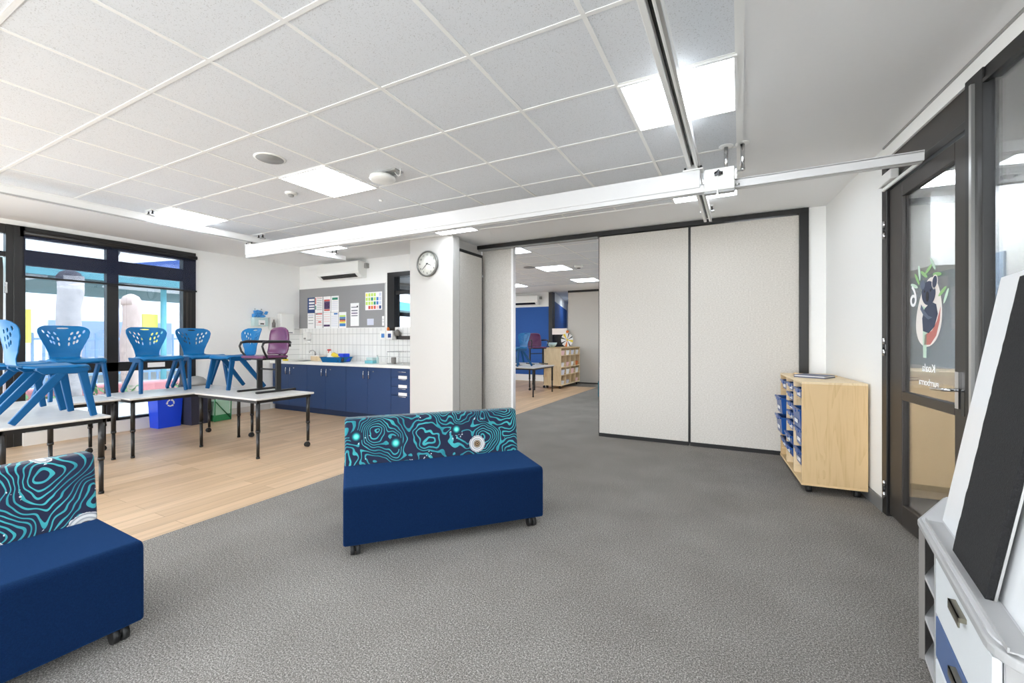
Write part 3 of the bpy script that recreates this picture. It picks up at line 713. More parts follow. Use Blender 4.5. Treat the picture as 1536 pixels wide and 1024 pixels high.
# ------------------------------------------------------------------ wall clock
e = empty('wall_clock', (-3.93, 4.93, 2.375), 0, 'round white wall clock with grey rim on the column', 'clock')
MB().lathe([(.175,0),(.185,-.012),(.185,-.04),(.178,-.048),(.166,-.048),(.163,-.028)], axis='y', seg=48, cap=False).build('rim', 'clock_rim', e)
MB().lathe([(.163,-.003),(.163,-.030),(.0005,-.0302)], axis='y', seg=48).build('dial', 'clock_face', e)
nm = MB().use('ink_black')
for hr in range(1, 13):
    a = PI/2 - hr*PI/6; t = text_mesh(str(hr), .038, .0004)
    nm.add_mesh(t, Matrix(((1,0,0,.132*math.cos(a)),(0,0,-1,-.0315),(0,1,0,.132*math.sin(a)),(0,0,0,1))))
nm.build('numerals', None, e)
def hand(ang, ln, w, nme, y):
    MB().bar((-.02*math.sin(ang), y, -.02*math.cos(ang)), (ln*math.sin(ang), y, ln*math.cos(ang)), w, .002, (0,1,0)).build(nme, 'ink_black', e)
def hand2(ang, ln, w, nme, y):
    d = Vector((math.sin(ang),0,math.cos(ang))); p = Vector((math.cos(ang),0,-math.sin(ang)))
    mb = MB(); c = [(-d*.02 - p*w/2), (-d*.02 + p*w/2), (d*ln + p*w*.25), (d*ln - p*w*.25)]
    mb.prism([(q.x, q.z) for q in c], y-.001, y+.001, 'y'); mb.build(nme, 'ink_black', e)
hand2(math.radians(109), .075, .012, 'hour_hand', -.034)
hand2(math.radians(228), .12, .009, 'minute_hand', -.037)
MB().cyl((0,-.038,0),.009,-.003,.006,12,'y').build('hub', 'ink_black', e)

# ------------------------------------------------------------------ split air conditioners
def aircon(loc, label):
    e = empty('air_conditioner', loc, 0, label, 'air conditioner')
    prof = [(0,.0),(-.10,.0),(-.187,.07),(-.205,.12),(-.205,.27),(-.195,.285),(0,.285)]
    MB().prism([(a,b) for a,b in prof], -.54, .54, 'x').build('body', 'white_plastic', e, bevel=.008)
    MB().prism([(-.118,.010),(-.1835,.063),(-.180,.069),(-.114,.016)], -.46, .44, 'x').build('vent_slot', 'dark_gloss', e)
    MB().prism([(-.136,.020),(-.146,.028),(-.144,.031),(-.134,.023)], -.44, .42, 'x').build('louvre', 'brown_black', e)
    MB().box(.54,.60,-.06,0,.17,.255).build('pipe_cover', 'grey_plastic', e)
    return e
aircon((-6.5, 5.72, 2.41), 'white split air conditioner high on the wall above the grey pinboard')
aircon((-6.0, 12.29, 2.36), 'white split air conditioner above the blue wall in the far room')

# ------------------------------------------------------------------ pinboard and posters
e = empty('pinboard', (-6.66, 5.72, 1.9), 0, 'grey felt pinboard above the white tiled splashback', 'pinboard')
B(-1.13,1.15,-.012,0,-.385,.39).build('felt_panel', 'pin_felt', e)
MB().box(-1.14,1.16,-.014,0,-.395,-.385).box(-1.14,1.16,-.014,0,.39,.398).box(1.15,1.16,-.014,0,-.385,.39).build('edge_trim', 'white_metal', e)
PY = 5.706
def poster(x0, x1, z0, z1, blocks, label, base='paper', name='poster'):
    cxx, czz = (x0+x1)/2, (z0+z1)/2; w, h = x1-x0, z1-z0
    e = MB().use(base).box(-w/2, w/2, -.0015, 0, -h/2, h/2)
    for key, a0, a1, b0, b1 in blocks:       # fractions, b measured from the top
        e.use(key).box(-w/2+a0*w, -w/2+a1*w, -.0024, -.0015, h/2-b1*h, h/2-b0*h)
    o = e.build(name, None, None, loc=(cxx, PY, czz)); tag(o, label, 'poster', 'posters on the grey pinboard'); return o
G = 'ink_grey'
rows = lambda key, n, a0, a1, b0, b1, f=.5: [(key, a0, a1, b0+(b1-b0)*i/n, b0+(b1-b0)*(i+f)/n) for i in range(n)]
poster(-7.54,-7.335,1.815,2.115, [('paper',.2,.95,.08,.22),('paper',.2,.95,.3,.42),('paper',.2,.95,.5,.6),('paper',.2,.95,.67,.77)], 'navy poster with white stripes, top left of the pinboard', 'ink_navy')
poster(-7.32,-7.11,1.815,2.12, [('ink_red',.03,.14,.05,.45),('ink_green',.03,.14,.55,.8)]+rows(G,7,.25,.9,.1,.9,.2)+[('ink_pink',.2,.9,.03,.07)], 'white poster with red and green side marks, second in the top row')
poster(-7.085,-6.885,1.82,2.12, [('ink_red',.1,.9,.2,.3),('ink_purple',.1,.9,.31,.8),('ink_red',.1,.9,.82,.92)]+rows('ink_pale',4,.15,.85,.36,.78,.12), 'white poster with red and purple panel, third in the top row')
poster(-6.87,-6.665,1.815,2.12, [('ink_green',.14,.88,.1,.24)]+rows('ink_pale',5,.1,.9,.35,.9,.3), 'white poster with green heading, last in the top row')
poster(-7.54,-7.335,1.51,1.81, rows(G,3,.12,.8,.25,.85,.15)+[('ink_pale',.1,.85,.08,.16)], 'plain white poster with three grey lines, bottom left')
poster(-7.31,-7.11,1.515,1.81, [('ink_red',.05,.95,.03,.1),('ink_black',.05,.3,.03,.1)]+rows('ink_pink',5,.1,.9,.2,.9,.3)+[('ink_red',.4,.8,.55,.62)], 'white poster with red title bar, second in the bottom row')
poster(-7.085,-6.89,1.515,1.815, [('ink_purple',.05,.92,.78,.9)]+rows('ink_pink',4,.1,.9,.1,.7,.2), 'pale poster with dark purple bar at its foot')
poster(-6.88,-6.675,1.51,1.81, [('ink_blue',.42,.9,.04,.14)]+rows('ink_pale',6,.1,.9,.22,.95,.35), 'white poster with small blue heading, fourth in the bottom row')
poster(-6.66,-6.465,1.515,1.81, [('ink_lime',.1,.9,.2,.3),('ink_blue',.1,.9,.31,.41),('ink_purple',.1,.9,.42,.5),('orange',.1,.9,.51,.6),('ink_yellow',.1,.9,.61,.7),('ink_blue',.1,.9,.72,.9)], 'rainbow striped poster at the lower right of the group')
poster(-6.355,-6.14,1.545,1.965, [('ink_grey',.1,.9,.16,.2),('ink_black',.75,.9,.12,.18),('ink_grey',.12,.85,.3,.35),('ink_purple',.12,.85,.42,.46),('ink_grey',.12,.85,.53,.57)], 'tall narrow white notice with grey lines, standing alone mid board')
blk = []
ck = [['ink_yellow','ink_lime','ink_lime','ink_lime','paper','ink_pale'],['ink_lime','ink_lime','ink_green','ink_lime','ink_blue','ink_pale'],['ink_lime','ink_lime','ink_lime','ink_green','ink_blue','ink_pale'],['paper','ink_red','orange','ink_red','ink_pink','ink_navy']]
for r_ in range(4):
    for c_ in range(6):
        blk.append((ck[r_][c_], .03+c_*.16, .15+c_*.16, .06+r_*.235, .24+r_*.235))
poster(-5.98,-5.575,1.825,2.145, blk, 'wide poster with a colourful grid of squares, top right of the pinboard')
poster(-5.935,-5.775,1.555,1.67, [], 'small blank white card low on the right of the pinboard', 'ink_pale')
poster(-5.575,-5.525,1.54,1.71, [(G,.2,.8,.3,.34),(G,.2,.8,.6,.64)], 'thin white strip with marks at the right edge of the pinboard')

# ------------------------------------------------------------------ kitchen bench
KB = 5.12
xs = [-7.75,-6.78,-5.81,-4.82]
names = ('navy kitchen cabinet under the sink, leftmost of the row', 'navy kitchen cabinet in the middle of the row, below the blue tray', 'navy kitchen cabinet right of the middle, beside the drawer unit')
for i in range(3):
    a, b = xs[i], xs[i+1]
    e = empty('kitchen_cabinet', (a, KB, 0), 0, names[i], 'cabinet', 'navy kitchen base cabinets')
    w = b-a; md = (-7.27,-6.31,-5.32)[i]-a
    B(.003,w-.003,.02,.57,.1,.855).build('body', 'navy_dark', e)
    B(.0,w,.05,.5,0,.1).build('kickboard', 'navy_dark', e)
    for x0,x1,hx in ((.003,md-.003,md-.07),(md+.003,w-.003,md+.05)):
        d = B(x0,x1,0,.018,.1,.85).build('door', 'navy_door', e, bevel=.002)
        MB().tube([(hx,0,.79),(hx,-.025,.785),(hx,-.028,.73),(hx,-.025,.675),(hx,0,.67)], .006, 8).build('handle', 'chrome', d)
    MB().cyl((md+.13,-.004,.785),.011,-.003,.006,12,'y').build('lock', 'chrome', e)
e = empty('drawer_unit', (-4.82, KB, 0), 0, 'navy kitchen drawer unit with white labels beside the column', 'drawers')
B(.003,.54,.02,.57,.1,.855).build('body', 'navy_dark', e)
B(0,.54,.05,.5,0,.1).build('kickboard', 'navy_dark', e)
for z0,z1,hz,lz in ((.715,.85,.80,.73),(.575,.71,.685,.59),(.44,.57,.54,.47),(.10,.435,.42,.37)):
    d = B(.003,.537,0,.018,z0,z1).build('drawer', 'navy_door', e, bevel=.002)
    MB().tube([(.16,0,hz),(.165,-.022,hz),(.315,-.022,hz),(.32,0,hz)], .005, 8).build('handle', 'chrome', d)
    if z0 > .2 : B(.155,.325,-.002,0,lz-.035,lz+.012).build('label_card', 'paper', d)
wt = empty('worktop', (-7.79, 5.09, .855), 0, 'continuous white kitchen worktop with inset sink', 'worktop')
MB().box(0,.42,0,.62,0,.045).box(.78,3.5,0,.62,0,.045).box(.42,.78,0,.14,0,.045).box(.42,.78,.5,.62,0,.045).build('slab', 'worktop', wt, bevel=.003)
MB().box(.42,.78,.14,.5,-.14,-.13).box(.42,.43,.14,.5,-.13,.046).box(.77,.78,.14,.5,-.13,.046).box(.42,.78,.14,.15,-.13,.046).box(.42,.78,.49,.5,-.13,.046).build('sink_bowl', 'steel', wt)
e = empty('tap', (-7.21, 5.62, .9), 0, 'chrome mixer tap behind the sink', 'tap')
MB().cyl((0,0,0),.022,0,.03,12).build('base', 'chrome', e)
MB().tube([(0,0,.03),(0,0,.16),(0,-.05,.19),(0,-.12,.18),(0,-.13,.15)], .011, 8).build('spout', 'chrome', e)
MB().tube([(0,0,.1),(.05,0,.13)], .008, 8).build('lever', 'chrome', e)
# items on the worktop
tag(MB().box(-.045,.045,-.03,.03,0,.035).build('sponge', 'yellow', None, loc=(-7.52,5.22,.9), bevel=.006), 'yellow sponge on the worktop left of the sink', 'sponge')
e = empty('storage_box', (-6.99, 5.52, .9), 0, 'cream lidded box on the worktop left of the blue tray', 'box')
B(-.12,.12,-.08,.08,0,.085).build('body', 'ply_light', e, bevel=.004); B(-.125,.125,-.085,.085,.085,.1).build('lid', 'egg_cream', e, bevel=.004)
e = empty('spray_bottle', (-6.78, 5.6, .9), 0, 'white spray bottle with red trigger behind the blue tray', 'bottle')
MB().lathe([(.035,0),(.04,.01),(.04,.13),(.014,.17),(.014,.19)]).build('bottle', 'white_plastic', e)
MB().box(-.014,.014,-.05,.02,.19,.215).bar((0,-.02,.19),(0,-.035,.15),.01,.012).build('trigger', 'red', e, bevel=.004)
e = empty('dish_tray', (-6.32, 5.36, .9), .12, 'bright blue plastic tray on the worktop', 'tray')
def open_tub(mb, x, y, z0, z1, t=.006, fl=.02, y0=None):
    # a tapered, open-topped tub
    n = len(mb.v)
    X, Y = x/2, y/2; xi, yi = X-fl, Y-fl
    V_ = [(-xi,-yi,z0),(xi,-yi,z0),(xi,yi,z0),(-xi,yi,z0),(-X,-Y,z1),(X,-Y,z1),(X,Y,z1),(-X,Y,z1),
          (-xi+t,-yi+t,z0+t),(xi-t,-yi+t,z0+t),(xi-t,yi-t,z0+t),(-xi+t,yi-t,z0+t),(-X+t,-Y+t,z1),(X-t,-Y+t,z1),(X-t,Y-t,z1),(-X+t,Y-t,z1)]
    mb.v += V_
    for q in ((0,3,2,1),(0,1,5,4),(1,2,6,5),(2,3,7,6),(3,0,4,7),(8,9,10,11),(8,12,13,9),(9,13,14,10),(10,14,15,11),(11,15,12,8),(4,5,13,12),(5,6,14,13),(6,7,15,14),(7,4,12,15)):
        mb.face([n+i for i in q])
    return mb
open_tub(MB(), .46, .3, 0, .09, .006, .03).build('tub', 'chair_blue', e)
MB().box(-.235,.235,-.155,-.148,.083,.092).box(-.235,.235,.148,.155,.083,.092).box(-.235,-.228,-.15,.15,.083,.092).box(.228,.235,-.15,.15,.083,.092).build('rim', 'chair_blue', e)
e = empty('sponge_pack', (-6.34, 5.38, .985), .5, 'yellow packet leaning out of the blue tray', 'packet')
MB().bar((-.07,0,.06),(.06,0,-.02),.06,.1).build('packet_body', 'yellow', e, bevel=.006); MB().bar((.04,-.001,-.005),(.085,-.001,-.035),.062,.102).build('packet_end', 'egg_cream', e, bevel=.004)
tag(B(-.09,.09,-.06,.06,-.06,.075).build('wipes_box', 'bin_blue', None, loc=(-6.2,5.42,.975), rz=-.2, bevel=.006), 'dark blue box standing in the right end of the blue tray', 'box')
tag(B(-.05,.05,-.03,.03,-.05,.03).build('scrubber', 'black_plastic', None, loc=(-6.13,5.29,.965), rz=.4, bevel=.01), 'black scrubber at the right front of the blue tray', 'scrubber')
tag(B(-.06,.06,-.04,.04,-.03,.03).build('cloth_bundle', 'paper', None, loc=(-6.43,5.33,.975), rz=.4, bevel=.02, seg=3), 'white folded cloth in the left half of the blue tray', 'cloth')
e = empty('glass_container', (-5.45, 5.32, .9), 0, 'pale green glass container stack on the worktop', 'container')
MB().box(-.09,.09,-.05,.05,0,.05).build('lower_box', 'shade_teal', e, bevel=.006); MB().box(-.06,.08,-.045,.045,.052,.1).build('upper_box', 'pond_glass', e, bevel=.006)
e = empty('soap_bottle', (-5.36, 5.38, .9), 0, 'small clear pump bottle beside the glass container', 'bottle')
MB().lathe([(.022,0),(.024,.09),(.008,.11),(.008,.13)]).build('bottle', 'pond_glass', e); MB().box(-.006,.006,-.03,.006,.13,.14).build('pump', 'white_plastic', e)
e = empty('dish_rack', (-4.82, 5.45, .9), 0, 'silver dish rack on the worktop beside the column', 'rack')
for z in (.01,.2): MB().tube([(-.25,-.15,z),(.3,-.15,z),(.3,.15,z),(-.25,.15,z)], .005, 6, close=True).build('rail', 'chrome', e)
for x in (-.25,0,.25): MB().tube([(x,-.15,.01),(x,-.15,.2)], .004, 6).tube([(x,.15,.01),(x,.15,.2)], .004, 6).build('wire', 'chrome', e)
tag(MB().lathe([(.035,0),(.04,.02),(.04,.1),(.036,.102),(.034,.02)]).build('steel_cup', 'warm_grey', None, loc=(-4.93,5.3,.91)), 'dark metal cup in front of the dish rack', 'cup')
# wall fittings around the sink
e = empty('soap_dispenser', (-7.49, 5.708, 1.33), 0, 'white soap dispenser on the tiles left of the sink', 'dispenser')
B(-.06,.06,-.1,0,-.04,.11).build('housing', 'white_plastic', e, bevel=.015, seg=3); B(-.03,.03,-.11,-.1,-.03,.0).build('push_bar', 'grey_plastic', e, bevel=.004)
MB().box(-.05,.05,-.09,0,-.1,-.06).build('nozzle', 'white_plastic', e, bevel=.01)
for x, kk, lab in ((-5.45,'white_plastic','white tissue box with blue print on the wall left of the servery window'),(-5.30,'paper','white tissue box with dark blue print beside its twin below the servery window')):
    e = empty('tissue_box', (x, 5.70, 1.30), 0, lab, 'box')
    B(-.068,.068,-.11,-.02,0,.15).build('carton', kk, e, bevel=.003)
    B(-.03,.04,-.112,-.11,.03,.1).build('print_patch', 'ink_blue' if x < -5.4 else 'ink_navy', e)
    B(-.06,.06,-.02,.0,-.005,.06).build('holder', 'white_metal', e)
tag(MB().lathe([(.02,0),(.028,.02),(.02,.05),(.006,.06)], seg=12).build('orange_toy', 'orange', None, loc=(-5.37,5.64,1.452)), 'small orange thing on top of the wall tissue boxes', 'toy')
tag(MB().lathe([(.045,0),(.05,.06),(.03,.1),(.004,.11)], seg=14).build('round_pot', 'warm_grey', None, loc=(-5.17,5.65,1.36)), 'grey rounded pot on the ledge of the servery window', 'pot')
# on the window wall near the corner
e = empty('glove_dispenser', (-7.8, 4.87, 1.68), 0, 'clear wall glove dispenser stuffed with blue gloves', 'dispenser')
MB().box(0,.1,-.13,.13,-.14,.02).build('tray', 'pond_glass', e, bevel=.006)
gb = MB()
for i in range(22):
    gb.ball((.05+random.uniform(-.02,.04), random.uniform(-.12,.12), .07+random.uniform(-.04,.07)), random.uniform(.022,.04), 1, 1.2, .7, 8, 5)
gb.build('gloves', 'glove_blue', e)
B(.1,.104,-.05,.07,-.12,-.03).build('front_card', 'paper', e); B(.104,.106,-.02,.05,-.11,-.085).build('slot', 'brown_black', e)
MB().cyl((0,-.06,.17),.008,0,.02,8,'x').cyl((0,.06,.17),.008,0,.02,8,'x').build('screw', 'grey_plastic', e)
e = empty('hand_sanitiser', (-7.8, 5.11, 1.62), 0, 'small white hand sanitiser pump between the gloves and towel box', 'dispenser')
MB().box(0,.08,-.05,.05,-.14,.09).build('housing', 'white_plastic', e, bevel=.012); MB().lathe([(.028,-.1),(.03,-.02),(.012,.02),(.012,.05)], c=(.1,0,0)).build('bottle', 'warm_grey', e)
e = empty('towel_dispenser', (-7.8, 5.38, 1.62), 0, 'large white paper towel dispenser on the wall near the corner', 'dispenser')
B(0,.12,-.14,.14,-.22,.17).build('housing', 'white_plastic', e, bevel=.015, seg=3); B(.12,.123,-.1,.1,-.2,-.18).build('slot', 'ink_grey', e)
tag(B(0,.008,-.035,.035,-.06,.06).build('power_outlet', 'white_plastic', None, loc=(-7.8,4.35,.42), bevel=.002), 'white power outlet low on the wall behind the tables', 'outlet')

# ------------------------------------------------------------------ bins
e = empty('recycling_bin', (-7.6, 3.34, 0), .06, 'bright blue recycling bin with white arrows under the window', 'bin')
def bin_mb(w, d, h, t=.006, k=.82): 
    return open_tub(MB(), d, w, 0, h, t, (1-k)*min(w,d)/2)
bin_mb(.34,.26,.49).build('bucket', 'bin_blue', e)
MB().box(-.13,.13,-.17,-.163,.475,.495).box(-.13,.13,.163,.17,.475,.495).box(-.13,-.123,-.17,.17,.475,.495).box(.123,.13,-.17,.17,.475,.495).build('rim', 'bin_blue', e)
ar = MB().use('paper')
for k in range(3):
    a0 = PI/2 + k*2*PI/3
    for q in range(3):
        t0 = a0 + q*.5 + .15; t1 = t0 + .42; r0, r1 = .036, .054
        x = .1265
        ar.prism([(r0*math.cos(t0), .36+r0*math.sin(t0)), (r1*math.cos(t0), .36+r1*math.sin(t0)), (r1*math.cos(t1), .36+r1*math.sin(t1)), (r0*math.cos(t1), .36+r0*math.sin(t1))], x, x+.003, 'x')
    t1 = a0 + 1.6; ar.prism([(.028*math.cos(t1), .36+.028*math.sin(t1)), (.064*math.cos(t1), .36+.064*math.sin(t1)), (.048*math.cos(t1+.42), .36+.048*math.sin(t1+.42))], .1265, .1295, 'x')
ar.build('recycling_symbol', None, e)
e = empty('dark_bin', (-7.47, 3.68, 0), .1, 'dark navy waste bin with grey dome lid beside the blue bin', 'bin')
bin_mb(.32,.3,.6).build('bucket', 'bin_navy', e)
MB().lathe([(.155,.595),(.155,.62),(.14,.67),(.1,.71),(.04,.73),(.001,.735)]).build('dome_lid', 'grey_plastic', e)
e = empty('folding_crate', (-7.45, 4.0, 0), .1, 'green framed mesh crate standing behind the dark bin', 'crate')
MB().box(-.1,.1,-.12,.12,0.005,.32).build('mesh_side', 'green_cloth', e)
for y in (-.13,.13): MB().tube([(.11,y,0),(.12,y,.36),(-.1,y,.36),(-.12,y,0)], .009, 6).tube([(.115,-.13,.33),(.115,.13,.02)], .008, 6).build('frame_hoop', 'green_plastic', e)
B(-.105,.115,-.125,.125,0.004,.10).build('base_panel', 'green_plastic', e)

# ------------------------------------------------------------------ tables
TZ = .66
def table(w, d, loc, label, castor, rz=0, group='height-adjustable classroom tables', long_='x'):
    e = empty('classroom_table', loc, rz, label, 'table', group)
    B(-w/2,w/2,-d/2,d/2,TZ-.022,TZ).build('tabletop', 'table_top', e, bevel=.008, seg=3)
    MB().box(-w/2+.03,w/2-.03,-d/2+.025,-d/2+.05,TZ-.055,TZ-.022).box(-w/2+.03,w/2-.03,d/2-.05,d/2-.025,TZ-.055,TZ-.022).box(-w/2+.03,-w/2+.055,-d/2+.03,d/2-.03,TZ-.055,TZ-.022).box(w/2-.055,w/2-.03,-d/2+.03,d/2-.03,TZ-.055,TZ-.022).build('frame', 'black_metal', e)
    for i,(sx,sy) in enumerate(((-1,-1),(1,-1),(1,1),(-1,1))):
        x, y = sx*(w/2-.05), sy*(d/2-.05); c = castor[i]
        z0 = .07 if c else 0
        l = MB().cyl((x,y,0),.021,.3,TZ-.03,14).cyl((x,y,0),.0235,.285,.31,14).cyl((x,y,0),.0165,z0,.3,12).build('leg', 'black_metal', e)
        if c:
            MB().cyl((x-.012,y-.01,.028),.028,-.012,.012,14,'x').cyl((x+.014,y-.01,.028),.028,-.008,.008,14,'x').ball((x,y-.006,.045),.024,1,1.1,.8,10,6).build('castor', 'rubber', l)
        else: MB().cyl((x,y,0),.019,0,.02,12).build('foot', 'rubber', l)
    return e
table(1.22,.72, (-5.22,3.22,0), 'pale grey classroom table holding the purple armchair', (0,0,1,1))
table(.8,1.24, (-6.26,2.86,0), 'pale grey classroom table under two blue chairs by the window', (1,0,0,1))
table(.68,1.18, (-6.30,1.62,0), 'classroom table nearest the window door, partly hidden behind the front one', (1,0,0,1))
table(1.2,.66, (-5.34,1.36,0), 'front left classroom table behind the near sofa with two blue chairs on it', (0,0,0,0))

# ------------------------------------------------------------------ moulded blue chairs
HOLES = []
for sx in (-1,1):
    for (x,z,a) in ((.168,.335,.42),(.118,.322,.5),(.070,.310,.55),(.130,.285,.42),(.090,.262,.42),(.046,.250,.3),(.108,.222,.4),(.082,.208,.3),(.034,.262,.2),(.040,.192,.12),):
        HOLES.append((sx*x, z, .0085, .021, -sx*a))
HOLES = [h for h in HOLES if not (abs(abs(h[0])-.034) < .001)]
HOLES.append((0,.372,.052,.0095,0))
def back_hw(h):
    pts = [(0,.135),(.05,.125),(.1,.133),(.16,.155),(.22,.182),(.28,.205),(.33,.217),(.365,.212),(.388,.19),(.402,.15)]
    for (a,b),(c,d) in zip(pts, pts[1:]):
        if h <= c: t = (h-a)/(c-a); t = t*t*(3-2*t)*.3 + t*.7; return b+(d-b)*t
    return pts[-1][1]
def back_pt(x, h):
    # backrest: sweeps up from the seat, leans back, wings curl forward
    pr = [(0,-.150,.430),(.04,-.183,.447),(.09,-.196,.49),(.16,-.205,.56),(.26,-.222,.66),(.34,-.243,.738),(.402,-.268,.795)]
    for (a,y0,z0),(b,y1,z1) in zip(pr, pr[1:]):
        if h <= b: t = (h-a)/(b-a); y = y0+(y1-y0)*t; z = z0+(z1-z0)*t; break
    else: y, z = pr[-1][1], pr[-1][2]
    return (x*.98, y + 1.1*x*x*min(1, h/.15), z - .12*x*x*(h/.4))
def backrest_mesh():
    nx, nz = 96, 80; mb = MB(); mb.sm = True
    P2 = [[None]*(nx+1) for _ in range(nz+1)]
    for j in range(nz+1):
        h = .402*j/nz; hw = back_hw(h)
        for i in range(nx+1): P2[j][i] = [hw*(2*i/nx-1), h]
    def inside(p, H, k=1.0):
        dx, dz = p[0]-H[0], p[1]-H[1]; c, s_ = math.cos(H[4]), math.sin(H[4])
        u = c*dx+s_*dz; v = -s_*dx+c*dz
        return math.hypot(u/H[2], v/H[3])
    cut = set()
    for j in range(nz):
        for i in range(nx):
            c = [(P2[j][i][q]+P2[j+1][i+1][q]+P2[j][i+1][q]+P2[j+1][i][q])/4 for q in (0,1)]
            if any(inside(c,H) < 1 for H in HOLES): cut.add((j,i))
    for j in range(1,nz):
        for i in range(1,nx):
            around = [(j-1,i-1) in cut,(j-1,i) in cut,(j,i-1) in cut,(j,i) in cut]
            if any(around) and not all(around):
                p = P2[j][i]; H = min(HOLES, key=lambda H: inside(p,H)); r = inside(p,H)
                if r > 1e-3:
                    p[0] = H[0]+(p[0]-H[0])/r; p[1] = H[1]+(p[1]-H[1])/r
    for j in range(nz+1):
        for i in range(nx+1): mb.v.append(back_pt(*P2[j][i]))
    for j in range(nz):
        for i in range(nx):
            if (j,i) not in cut:
                a = j*(nx+1)+i; mb.face([a,a+1,a+nx+2,a+nx+1])
    return mb
def seat_mesh():
    mb = MB(); mb.sm = True; pr = []
    prof = [(-.150,.430,.135),(-.12,.425,.16),(-.06,.421,.19),(.0,.421,.208),(.08,.424,.222),(.15,.428,.230),(.19,.428,.228),(.212,.420,.215),(.222,.404,.2),(.22,.392,.195)]
    nx = 14
    for y,z,hw in prof:
        for i in range(nx+1):
            t = 2*i/nx-1; mb.v.append((hw*t, y, z + .014*t*t - (.02 if abs(t) > .99 else 0)))
    for j in range(len(prof)-1):
        for i in range(nx):
            a = j*(nx+1)+i; mb.face([a,a+1,a+nx+2,a+nx+1])
    return mb
def make_chair(label):
    e = empty('moulded_chair', (0,0,0), 0, label, 'chair', 'blue moulded chairs standing on the tables')
    seat_mesh().build('seat', 'chair_blue', e, solid=.008)
    b = backrest_mesh().build('backrest', 'chair_blue', e, solid=.007)
    hub = MB()
    for sx in (-1,1):
        hub.prism([(-.10,.405),(-.06,.372),(.13,.368),(.205,.385),(.205,.41),(.1,.424),(-.1,.424)], sx*.208-.017, sx*.208+.017, 'x')
    hub.bar((-.2,.05,.395),(.2,.05,.395),.03,.12).build('underframe', 'chair_blue_leg', e, bevel=.005)
    for sx in (-1,1):
        MB().bar((sx*.205,.165,.40),(sx*.232,.232,.009),.03,.06,(1,0,0),.03,.042).build('leg', 'chair_blue_leg', e, bevel=.006)
        MB().bar((sx*.205,.06,.40),(sx*.232,-.235,.013),.03,.062,(1,0,0),.03,.044).build('leg', 'chair_blue_leg', e, bevel=.006)
    return e
Q = -PI/2   # facing +x : local +y -> world +x
C = make_chair('blue moulded chair in the middle of the window row above the blue bin')
C.location = (-6.38,2.69,TZ); C.rotation_euler.z = Q
again(C, (-6.41,1.95,TZ), Q, 'blue moulded chair facing the room behind the large near-left chair')
again(C, (-6.43,3.23,TZ), Q-.04, 'blue moulded chair at the far end of the window row above the dark bin')
again(C, (-5.86,3.37,TZ-.0), PI, 'blue moulded chair seen sideways next to the purple armchair')
again(C, (-5.02,1.36,TZ), 0, 'large blue moulded chair in profile at the left, nearest the viewer')
again(C, (-5.62,1.35,TZ), .0, 'blue moulded chair half hidden at the left edge behind the nearest one')

# ------------------------------------------------------------------ purple armchair
def armchair(loc, rz, label):
    e = empty('armchair', loc, rz, label, 'chair')
    # shell: facing +y
    mb = MB(); mb.sm = True
    prof = [(-.20,.80,.13),(-.205,.775,.165),(-.205,.70,.185),(-.2,.60,.195),(-.19,.52,.195),(-.175,.475,.19),(-.165,.455,.17)]
    for y,z,hw in prof:
        for i in range(13):
            t = 2*i/12-1; mb.v.append((hw*t, y + .03*t*t, z - .02*t*t*(z > .75)))
    for j in range(len(prof)-1):
        for i in range(12): a = j*13+i; mb.face([a,a+1,a+14,a+13])
    mb.build('backrest', 'purple_vinyl', e, solid=.02)
    MB().prism([(-.19,-.17),(.19,-.17),(.205,.0),(.205,.17),(.15,.215),(-.15,.215),(-.205,.17),(-.205,.0)], .415, .445).build('seat', 'purple_vinyl', e, bevel=.012, seg=3)
    MB().prism([(-.175,-.16),(.175,-.16),(.185,.0),(.185,.16),(-.185,.16),(-.185,.0)], .395, .414).build('seat_pan', 'black_plastic', e)
    MB().bar((-.05,-.215,.4),(-.05,-.225,.66),.03,.012).bar((.05,-.215,.4),(.05,-.225,.66),.03,.012).box(-.15,.15,-.235,-.215,.55,.585).build('back_bracket', 'black_plastic', e)
    for sx in (-1,1):
        x = sx*.185
        l = MB().box(x-.014,x+.014,-.07,-.005,.02,.41).build('leg', 'black_metal', e, bevel=.004)
        MB().box(x-.018,x+.018,-.27,.24,0,.025).build('floor_runner', 'black_metal', l, bevel=.008)
        xa = sx*.225
        MB().tube([(xa*.86,-.20,.60),(xa,-.16,.615),(xa,.10,.618),(xa,.17,.605),(xa,.19,.56),(xa,.17,.50),(xa*.93,.13,.44),(xa*.85,.10,.405)], [.012,.017,.019,.016,.012,.012,.012,.012], 10).build('armrest', 'black_plastic', e)
    B(-.17,.17,-.05,-.03,.26,.28).build('crossbar', 'black_metal', e)
    return e
armchair((-5.22,3.36,TZ), PI, 'purple vinyl armchair with black runners on the front table')

# ------------------------------------------------------------------ sofas
def sofa(loc, rz, label, back_mat, seat_mat='navy_fabric', L_=1.30, D=.66):
    e = empty('sofa', loc, rz, label, 'sofa')
    h = L_/2
    y0, y1 = -D/2, D/2
    s_ = MB().prism([(y0,.075),(y0,.40),(y0+.02,.42),(y0+.50,.425),(y1-.01,.42),(y1,.10),(y1-.01,.075)], -h, h, 'x').build('seat', seat_mat, e, bevel=.018, seg=3)
    MB().prism([(y0+.475,.415),(y0+.515,.725),(y0+.53,.745),(y0+.62,.745),(y1-.015,.72),(y1-.005,.42)], -h+.004, h-.004, 'x').build('backrest', back_mat, e, bevel=.022, seg=3)
    for x in (-h+.07, h-.07):
        for y in (y0+.07, y1-.07):
            MB().cyl((x-.016,y-.008,.034),.034,-.012,.012,16,'x').cyl((x+.016,y-.008,.034),.034,-.012,.012,16,'x').ball((x,y-.004,.045),.03,1,1,.9,10,6).cyl((x,y,.06),.014,0,.025,10).build('castor', 'rubber', e)
    return e
Ls = 48.2*PI/180
